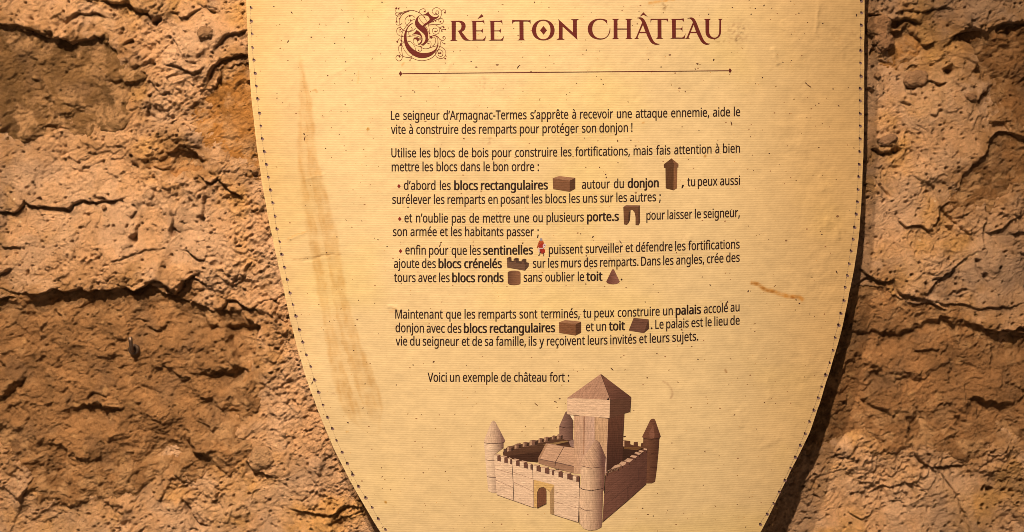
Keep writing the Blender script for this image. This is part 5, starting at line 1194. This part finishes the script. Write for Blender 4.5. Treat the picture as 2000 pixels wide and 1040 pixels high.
S_ = [
 [(60,95),(62,140),(95,175),(160,172),(230,150),(320,135),(410,148),(480,185),(540,235),(600,330),(630,420),(643,515)],
 [(118,190),(180,185),(240,160),(300,150)],[(72,185),(60,200),(75,220),(110,210),(150,185)],
 [(290,150),(200,190),(150,250),(135,330),(150,420),(220,480),(300,492),(360,475),(405,435)],
 [(160,230),(110,230),(80,270),(85,300),(70,340),(90,380),(140,380),(178,350)],
 [(395,255),(340,220),(270,235),(228,290),(232,350),(262,390),(300,400)],[(395,290),(350,300),(300,345),(240,410),(185,500),(165,600),(175,720),(230,830),(320,920),(430,975),(540,985),(660,950),(740,880),(800,780),(825,690),(800,600),(740,560),(690,560)],
 [(148,460),(125,470),(130,500),(165,495),(180,465),(160,430),(115,430),(85,470),(95,530),(150,570),(250,585),(330,570),(400,565),(470,585),(500,610)],
 [(295,515),(290,545),(320,565)],[(332,425),(350,445),(335,470),(300,485)],
 [(470,180),(480,130),(540,105),(575,135),(565,165),(540,145)],[(800,290),(835,230),(845,160),(800,100),(740,90),(690,130),(695,180),(740,210),(790,190),(790,150),(755,145),(745,180)],
 [(835,150),(870,125),(910,135),(905,175)],[(560,390),(640,350),(720,310),(800,275),(850,270),(878,310),(860,350),(800,372),(700,378),(620,385)],[(795,290),(800,325),(825,335)],
 [(640,380),(720,375),(770,395),(805,440),(800,510),(750,540),(700,515),(690,465),(720,435),(760,445),(775,480),(745,500)],
 [(805,420),(850,455),(912,460)],[(820,435),(870,400),(885,430)],[(830,430),(845,485)],
 [(450,235),(500,320),(555,380),(600,440),(630,520),(635,600),(610,650)],[(465,218),(520,215),(560,250)],
 [(690,560),(760,575),(830,632),(880,640),(910,610),(895,575),(865,580)],[(840,640),(860,680),(895,700)],
 [(670,590),(730,590),(745,640),(730,700),(690,740)],[(600,660),(640,655),(668,690),(655,750),(620,778),(560,785),(510,765),(480,735)],[(600,665),(610,700),(640,700)],
 [(620,778),(700,750),(780,735),(850,760),(905,810),(915,880),(880,935),(820,950),(760,920),(740,870),(760,820),(810,800),(860,825),(865,890),(830,915),(790,895),(785,865),(805,855)],
 [(880,935),(905,960),(920,945)],[(365,670),(370,620),(400,590)],[(365,670),(400,720),(460,742),(520,735),(580,690)],[(480,740),(510,790),(490,825),(455,820)],
 [(270,660),(330,670),(380,730),(405,790),(400,820)],[(430,640),(440,670),(455,700)],
 [(95,665),(130,615),(150,640)],[(165,650),(200,660)],[(140,700),(210,680)],[(155,720),(120,750),(120,820),(160,890),(230,925),(310,930),(355,900)],[(175,730),(165,800),(185,900),(160,975),(110,990),(72,950),(85,905),(130,895),(150,925)],
 [(350,945),(315,960),(310,985)],[(570,395),(610,330),(660,290)],[(545,370),(640,320),(740,270)],
]
for s in S_:
    p.stroke([(ox + a / K2, oy + b / K2) for a, b in s], 0.78, pr(120, 44, 30), 2)
p.build()

# ------------------------------------------------------------------ little printed pictures of the wooden blocks
def T(pts, ox, oy, k): return [(ox + a / k, oy + b / k) for a, b in pts]
def icon(name, ox, oy, k, faces, label=None):
    q = Print(name, mat=WOODPRINT, cut=6, label=label)
    for j, (pts, c, g) in enumerate(faces):
        q.poly(T(pts, ox, oy, k), pr(c[0] * 0.9, c[1] * 0.9, c[2] * 0.8), 1 + j, g)
    return q.build()
B1 = (1040, 300, 1156 / 300.0)
icon('block_picture', *B1, [([(152,187),(200,170),(322,184),(280,205)],(176,120,90),5),([(152,187),(280,205),(280,288),(155,268)],(138,86,58),8),([(280,205),(322,184),(322,265),(280,288)],(92,52,32),-25)])
icon('tower_picture', *B1, [([(1000,104),(1062,104),(1060,277),(1002,262)],(100,60,34),90),([(1062,104),(1090,102),(1086,262),(1060,277)],(150,96,62),90),
    ([(988,82),(1046,37),(1066,82),(1064,108),(988,108)],(104,62,38),0),([(1046,37),(1098,80),(1097,104),(1064,108),(1066,82)],(142,90,60),0)])
icon('arch_picture', *B1, [([(722,470),(726,440),(738,425),(736,470),(732,505),(722,526)],(74,42,26),90),
    ([(683,404),(792,406),(797,540),(775,538),(775,480),(768,445),(752,424),(738,424),(726,436),(722,470),(722,524),(710,537),(688,533)],(118,72,46),5),
    ([(683,404),(703,390),(808,391),(792,406)],(140,90,70),0),([(792,406),(808,391),(809,520),(797,540)],(102,62,40),90)])
C5 = (750, 380, 1971 / 360.0)
icon('crenel_picture', *C5, [([(1313,684),(1342,668),(1362,674),(1364,708),(1385,712),(1386,690),(1412,677),(1440,684),(1442,714),(1470,716),(1472,700),(1497,687),(1522,692),(1522,725),(1550,732),(1546,770),(1508,815),(1318,782)],(84,54,42),0),
    ([(1316,720),(1345,722),(1505,748),(1508,815),(1318,782)],(122,82,62),10),([(1505,748),(1550,732),(1546,770),(1508,815)],(96,62,46),-30),
    ([(1316,690),(1340,694),(1342,722),(1316,720)],(118,78,60),10),([(1386,700),(1412,704),(1414,735),(1386,730)],(118,78,60),10),([(1472,708),(1500,712),(1502,748),(1472,742)],(118,78,60),10)])
q = Print('barrel_picture', mat=WOODPRINT, cut=3)
q.poly(T([(1322,838),(1332,825),(1360,817),(1392,815),(1425,817),(1452,825),(1460,838),(1460,950),(1448,962),(1420,969),(1390,971),(1360,969),(1335,962),(1324,950)], *C5), pr(96,56,34), 1, 5, grad=(991, 540, 1010, 540, pr(132, 84, 52)))
q.build()
C6 = (1090, 380, 2000 / 370.0)
q = Print('cone_picture', mat=WOODPRINT, cut=3)
q.poly(T([(568,797),(580,785),(592,797),(650,918),(642,934),(612,946),(580,949),(548,946),(518,936),(508,920)], *C6), pr(112,62,46), 1, 12, grad=(1188, 545, 1206, 545, pr(140, 88, 66)))
q.build()
q = Print('sentinel_picture', cut=0, label='tiny printed guard in a red tunic')
for pts, c in (([(1665,612),(1676,612),(1668,650),(1650,658),(1648,652),(1660,646)],(60,46,42)),([(1700,622),(1712,622),(1712,660),(1702,660),(1704,645)],(60,46,42)),
    ([(1652,575),(1662,575),(1664,622),(1650,610)],(225,196,168)),([(1668,470),(1692,470),(1694,496),(1680,502),(1668,496)],(150,132,128)),
    ([(1658,496),(1682,488),(1704,500),(1712,530),(1690,520),(1660,545),(1640,575),(1634,568)],(180,74,30)),([(1658,512),(1702,512),(1706,578),(1720,590),(1722,618),(1702,636),(1676,630),(1656,600),(1654,560)],(165,38,24)),
    ([(1698,545),(1712,528),(1726,528),(1730,545),(1712,572),(1700,575)],(226,200,184)),([(1706,540),(1722,536),(1716,556)],(140,40,50)),([(1633,572),(1660,520),(1668,530),(1642,576)],(62,40,32)),
    ([(1652,572),(1702,572),(1702,582),(1652,582)],(196,180,160)),([(1676,590),(1684,590),(1682,628),(1674,626)],(110,30,24))):
    q.poly(T(pts, *C5), pr(*c), 1)
q.build()
C8 = (1090, 580, 2000 / 370.0)
icon('block_picture', *C8, [([(8,270),(75,245),(243,263),(185,292)],(174,118,86),5),([(8,270),(185,292),(185,408),(12,380)],(140,86,56),8),([(185,292),(243,263),(243,378),(185,408)],(92,52,32),-25)])
icon('roof_picture', *C8, [([(745,355),(797,223),(955,238),(905,383)],(122,76,60),5),([(955,238),(962,335),(905,383)],(88,52,38),-40)])

# ------------------------------------------------------------------ the printed wooden castle
CK = 1261 / 400.0; CO = (920, 710, CK)
castle = Print('castle_picture', mat=WOODPRINT, cut=2.0, label='printed picture of a toy castle of pale wooden blocks')
def cp(pts, c, lvl, g=0, c2=None, gx=None):
    grad = None
    if c2: grad = (CO[0] + gx[0] / CK, 0 + CO[1] + gx[1] / CK, CO[0] + gx[2] / CK, CO[1] + gx[3] / CK, pr(*c2))
    castle.poly(T(pts, *CO), (pr(c[0] * 1.07, c[1] * 1.07, c[2] * 0.93) if c[0] > 150 else pr(c[0], c[1], c[2] * 0.95)), lvl, g, grad)
def cl(pts, w=0.7, c=(72, 42, 32), lvl=14): castle.stroke(T(pts, *CO), w, pr(*c), lvl, smooth=0)
LT = (212,166,140); MD = (178,130,106); DK = (92,54,38)
# rear left wall, inside
cp([(195,548),(225,512),(335,492),(450,462),(560,440),(600,448),(632,470),(632,525),(470,500),(410,610),(300,600),(200,575)],(86,52,34),0,-15)
cp([(200,572),(300,560),(420,545),(560,485),(632,470),(632,500),(560,500),(470,510),(405,610),(200,580)],(64,34,22),1,-15)
cp([(440,500),(590,475),(600,482),(520,500)],(150,110,66),2,-15)
for x0,y0,w,h in ((222,514,40,30),(268,498,38,30),(318,488,36,28),(360,476,50,32),(415,464,30,28),(450,456,34,28),(497,448,26,22),(528,440,36,30)):
    cp([(x0,y0),(x0+w*.5,y0-5),(x0+w,y0-1),(x0+w,y0+h-4),(x0,y0+h)],(124,84,64),2,0)
    cp([(x0,y0),(x0+w*.3,y0),(x0+w*.3,y0+h*.8),(x0,y0+h)],(176,132,108),3,0)
    cp([(x0+w*.65,y0+6),(x0+w,y0+2),(x0+w,y0+h-8),(x0+w*.65,y0+h-4)],(60,34,24),3,0)
cp([(200,525),(217,525),(217,548),(200,550)],(92,60,48),3)
# rear left tower
cp([(543,388),(628,398),(628,468),(605,474),(575,470),(543,445)],(150,106,86),3,0,(96,62,48),(545,0,628,0))
cp([(580,302),(590,295),(600,300),(628,352),(630,398),(585,396),(543,386)],(146,104,86),4,0,(88,56,44),(550,0,630,0))
cl([(544,388),(585,397),(628,396)],0.8)
cp([(606,318),(632,318),(632,352)],(240,206,176),3)
cp([(600,478),(632,470),(632,518),(612,510)],(150,112,96),3)
# rear right wall
cp([(932,472),(980,478),(980,498),(1000,505),(1002,485),(1026,484),(1028,510),(1045,512),(1048,490),(1068,488),(1068,560),(930,640)],(94,54,36),2)
cp([(930,512),(1060,520),(1040,548),(900,620),(830,690),(825,560)],(58,30,20),3)
cp([(932,478),(944,474),(944,512),(932,510)],(196,150,122),4); cp([(944,514),(1060,518),(1020,535),(940,525)],(116,74,40),4)
# right tower
cp([(1060,458),(1160,458),(1153,555),(1152,560),(1145,640),(1133,728),(1112,738),(1072,738),(1052,620),(1058,530)],(112,68,46),4,0,(74,40,26),(1085,0,1160,0))
cp([(1053,452),(1102,350),(1112,342),(1122,340),(1133,346),(1168,450),(1160,460),(1110,464),(1060,460)],(120,72,50),5,0,(84,46,32),(1100,0,1165,0))
cp([(1096,430),(1120,380),(1130,440),(1125,462),(1100,462)],(138,86,64),6)
cl([(1060,462),(1110,466),(1162,459)],0.9,(60,30,22)); cl([(1108,553),(1153,551)],0.7,(70,36,26)); cl([(1100,640),(1145,638)],0.6,(80,44,32)); 
# palace roof and gable wall
cp([(412,586),(515,608),(632,634),(632,676),(520,648),(415,615)],(156,112,92),4,5)
cp([(412,586),(462,490),(520,500),(575,512),(632,520),(632,632),(515,606)],(196,148,124),5,12)
cp([(412,586),(462,490),(475,492),(425,590)],(170,124,100),6,60)
cl([(412,586),(515,608),(632,634)],0.8,(120,84,68)); cl([(572,512),(520,605),(516,638)],0.9,(76,48,38)); cl([(462,491),(575,512)],0.6,(150,108,86))
# keep
cp([(632,315),(852,335),(835,585),(835,680),(690,680),(632,680)],(198,150,124),6,88,(206,160,126),(632,0,770,0))
cp([(760,330),(845,338),(832,585),(795,500),(760,470)],(196,150,120),7,88)
cp([(692,322),(702,322),(696,560),(690,560)],(170,122,98),8,88); cl([(764,332),(762,470)],0.9,(120,80,60)); cl([(700,330),(694,480)],0.6,(150,105,84))
cl([(786,480),(832,585)],0.9,(84,52,40)); cp([(775,472),(800,505),(832,588),(800,560)],(150,104,84),9,60)
cp([(845,336),(942,308),(936,470),(932,600),(870,655),(832,680),(835,585)],(94,54,38),8,88,(66,34,24),(0,350,0,620))
cp([(592,212),(857,222),(852,338),(590,314)],(218,174,148),10,3)
cp([(857,222),(985,208),(979,298),(945,308),(852,338)],(92,56,40),10,-10)
cp([(592,213),(797,66),(857,224)],(176,128,108),11,-62)
cp([(797,66),(802,67),(985,208),(857,226)],(118,72,54),11,5,(86,50,36),(820,120,960,210))
cl([(592,214),(857,224)],0.6,(150,108,88)); cl([(799,68),(857,222),(853,338)],0.7,(66,38,28)); cl([(590,315),(852,339)],1.1,(74,44,34)); cl([(800,67),(985,208)],0.8,(60,34,26)); cl([(985,208),(979,300)],0.7,(60,34,26)); cl([(943,310),(935,470)],0.7,(60,34,26))
cp([(836,224),(845,208),(851,226)],(40,20,18),15)
# right front wall
cp([(828,672),(870,648),(905,628),(975,590),(1030,552),(1086,522),(1078,742),(960,848),(808,978)],(116,72,56),11,-35,(92,54,40),(840,700,1060,700))
for pts in ([(832,668),(845,658),(872,650),(905,652),(890,662),(838,680)],[(862,648),(885,628),(905,621),(928,632),(905,650)],[(912,618),(925,604),(955,606),(950,622),(932,632)],[(942,600),(962,584),(998,590),(975,610)],[(978,574),(990,563),(1022,570),(1012,584)],[(1004,553),(1015,544),(1048,552),(1035,564)],[(1028,540),(1040,532),(1064,540),(1052,550)],[(1058,528),(1066,522),(1084,526),(1080,536)]):
    cp(pts,(196,150,128),12)
    (ax,ay) = pts[-1]; cp([(ax,ay),(ax+4,ay-6),(ax+4,ay+10),(ax-2,ay+14)],(56,30,22),13)
cp([(835,665),(870,650),(925,632),(925,650),(880,670),(838,690)],(110,66,48),12,-20)
cl([(965,762),(966,838)],1.0,(44,22,18)); cl([(966,762),(990,758)],0.6,(60,34,26)); cl([(892,820),(893,898)],0.6,(80,48,38)); cl([(1032,640),(1030,720)],0.6,(80,48,38)); cl([(830,800),(1060,640)],0.6,(84,52,40)); cl([(826,690),(820,800)],1.4,(40,20,16)); cl([(815,880),(900,815),(1000,728)],0.6,(84,52,40))
cl([(808,978),(960,848),(1078,742)],0.7,(50,28,22))
# left tower
cp([(80,490),(200,486),(200,520),(145,560),(158,796),(132,797),(106,785),(92,640)],(220,180,156),7,0,(116,78,62),(120,0,196,0))
cp([(78,480),(122,368),(130,356),(140,353),(152,362),(210,474),(206,484),(180,490),(120,492),(86,488)],(214,172,148),8,80,(132,92,74),(120,0,195,0))
cl([(80,489),(120,494),(180,491),(204,485)],0.9,(84,54,42)); cl([(90,592),(110,597),(150,596)],0.7,(120,86,70)); cl([(98,697),(120,702),(155,702)],0.8,(110,76,60))
# front left wall
cp([(142,594),(668,732),(662,978),(512,932),(512,748),(386,716),(386,888),(265,845),(158,808),(150,690)],(222,180,156),11,10)
cp([(386,716),(512,748),(512,932),(487,925),(484,790),(463,772),(440,762),(420,768),(408,790),(408,890),(386,884)],(206,158,104),12,10)
cp([(487,790),(512,752),(512,932),(487,924)],(164,124,90),13,85)
cp([(408,888),(408,795),(416,775),(430,764),(448,764),(460,772),(464,785),(464,862)],(118,70,46),13,80)
cl([(408,888),(408,795),(416,775),(430,764),(448,763),(462,774)],0.8,(76,44,30),15); cl([(408,892),(464,864)],0.8,(60,34,24),15)
cp([(142,566),(668,696),(668,738),(142,600)],(110,72,58),10,0)
_fy = lambda x: 560 + (x - 141) * 0.266
for x0,y0,w in ((141,560,40),(184,570,40),(228,582,24),(254,586,44),(300,600,46),(352,612,26),(380,618,44),(430,632,48),(483,654,30),(512,660,50),(566,674,50),(626,690,42)):
    dx = w * 0.52; y0 = _fy(x0)
    cp([(x0,y0+3),(x0+dx,y0+8),(x0+dx,y0+42),(x0,y0+36)],(222,182,158),12,0)
    cp([(x0,y0+3),(x0+w*.35,y0-5),(x0+w,y0+2),(x0+dx,y0+9)],(196,152,130),13,0)
    if w > 30: cp([(x0+dx,y0+9),(x0+w,y0+2),(x0+w,y0+30),(x0+dx,y0+42)],(112,70,54),13,90)
cl([(250,590),(255,660),(259,730),(263,843)],1.1,(60,36,28)); cl([(379,622),(381,714)],1.0,(70,44,34)); cl([(384,716),(386,888)],0.7,(130,92,70))
for L in ([(148,648),(255,680)],[(255,668),(380,712)],[(155,720),(260,765)],[(262,730),(385,790)],[(512,790),(662,830)],[(512,850),(660,892)]):
    cl(L,0.6,(150,104,78))
cl([(668,700),(666,820),(661,978)],1.3,(56,32,26)); cl([(158,808),(265,846),(386,888)],0.5,(130,92,76)); cl([(512,932),(660,980)],0.5,(120,84,70))
cl([(512,658),(540,650)],1.2,(50,30,26))
# front tower
cp([(674,635),(824,635),(822,690),(818,775),(812,785),(806,985),(802,1008),(770,1024),(730,1029),(692,1016),(670,985),(666,890),(666,770),(676,740)],(216,172,146),14,88,(122,78,60),(715,0,812,0))
cp([(673,610),(752,490),(760,476),(770,471),(782,478),(796,508),(828,584),(824,634),(780,645),(720,645),(684,634)],(204,158,134),15,60,(112,72,58),(735,0,805,0))
cl([(684,632),(740,645),(820,636)],0.9,(84,52,42),17); cl([(668,764),(690,776),(740,784),(812,770)],1.2,(52,30,26),17); cl([(668,886),(700,904),(750,908)],0.9,(110,76,60),17)
cl([(668,990),(664,900)],0.5,(120,84,66),17)
castle.build()

# ------------------------------------------------------------------ iron hook screwed in the stone on the left
hookc = on_wall([261.5], [683])[0]
i = np.argmin(np.abs(gx - hookc[0])); j = np.argmin(np.abs(gz - hookc[2]))
# surface of the stone just there
hb = float(stone_height(np.linspace(254, 269, 9), np.linspace(676, 690, 9), STONES[2][1], STONES[2][2], STONES[2][4], 240).max()) * RELIEF / 1000.0
hook = bpy.data.objects.new('wall_hook', None); col.objects.link(hook)
hook['label'] = 'small dull iron hook with a washer screwed into the brown stone left of the shield'
hook['category'] = 'wall hook'
hook.location = (hookc[0], -hb, hookc[2])

def lathe(profile, n=32):
    """profile of (radius, y) turned round the y axis"""
    V = []; F = []
    for r_, y in profile:
        for k in range(n):
            a = 2 * math.pi * k / n; V.append((r_ * math.cos(a), y, r_ * math.sin(a)))
    for i in range(len(profile) - 1):
        for k in range(n):
            F.append((i * n + k, i * n + (k + 1) % n, (i + 1) * n + (k + 1) % n, (i + 1) * n + k))
    return np.array(V), np.array(F)
def tube(pts, radii, n=20):
    P = [Vector(q) for q in pts]; V = []; F = []
    for i, c in enumerate(P):
        t = (P[min(i + 1, len(P) - 1)] - P[max(i - 1, 0)]).normalized()
        u = t.cross(Vector((1, 0, 0))); u = u.normalized() if u.length > .01 else Vector((0, 0, 1)); w = t.cross(u)
        for k in range(n):
            a = 2 * math.pi * k / n; q = c + (u * math.cos(a) + w * math.sin(a)) * radii[i]; V.append(tuple(q))
    for i in range(len(P) - 1):
        for k in range(n):
            F.append((i * n + k, i * n + (k + 1) % n, (i + 1) * n + (k + 1) % n, (i + 1) * n + k))
    return np.array(V), np.array(F)
V, F = lathe([(0.0016, 0.0), (0.0016, -0.0026), (0.0021, -0.0032), (0.0048, -0.0032), (0.0055, -0.0026), (0.0056, 0.0004), (0.0056, 0.004)])
me = raw_mesh('washer', V, F, IRON, np.ones((len(V), 3))); link('washer', me, hook)
V, F = tube([(0, 0.004, -0.0008), (0, -0.006, -0.0008), (0, -0.0095, -0.0002), (0, -0.0115, 0.0018), (0, -0.012, 0.005), (-0.0003, -0.0122, 0.010), (-0.0006, -0.0125, 0.0145), (-0.0008, -0.0126, 0.0150)],
            [0.0017, 0.0017, 0.0018, 0.0019, 0.0019, 0.0020, 0.0021, 0.0003])
me = raw_mesh('hook', V, F, IRON, np.ones((len(V), 3))); link('hook', me, hook)
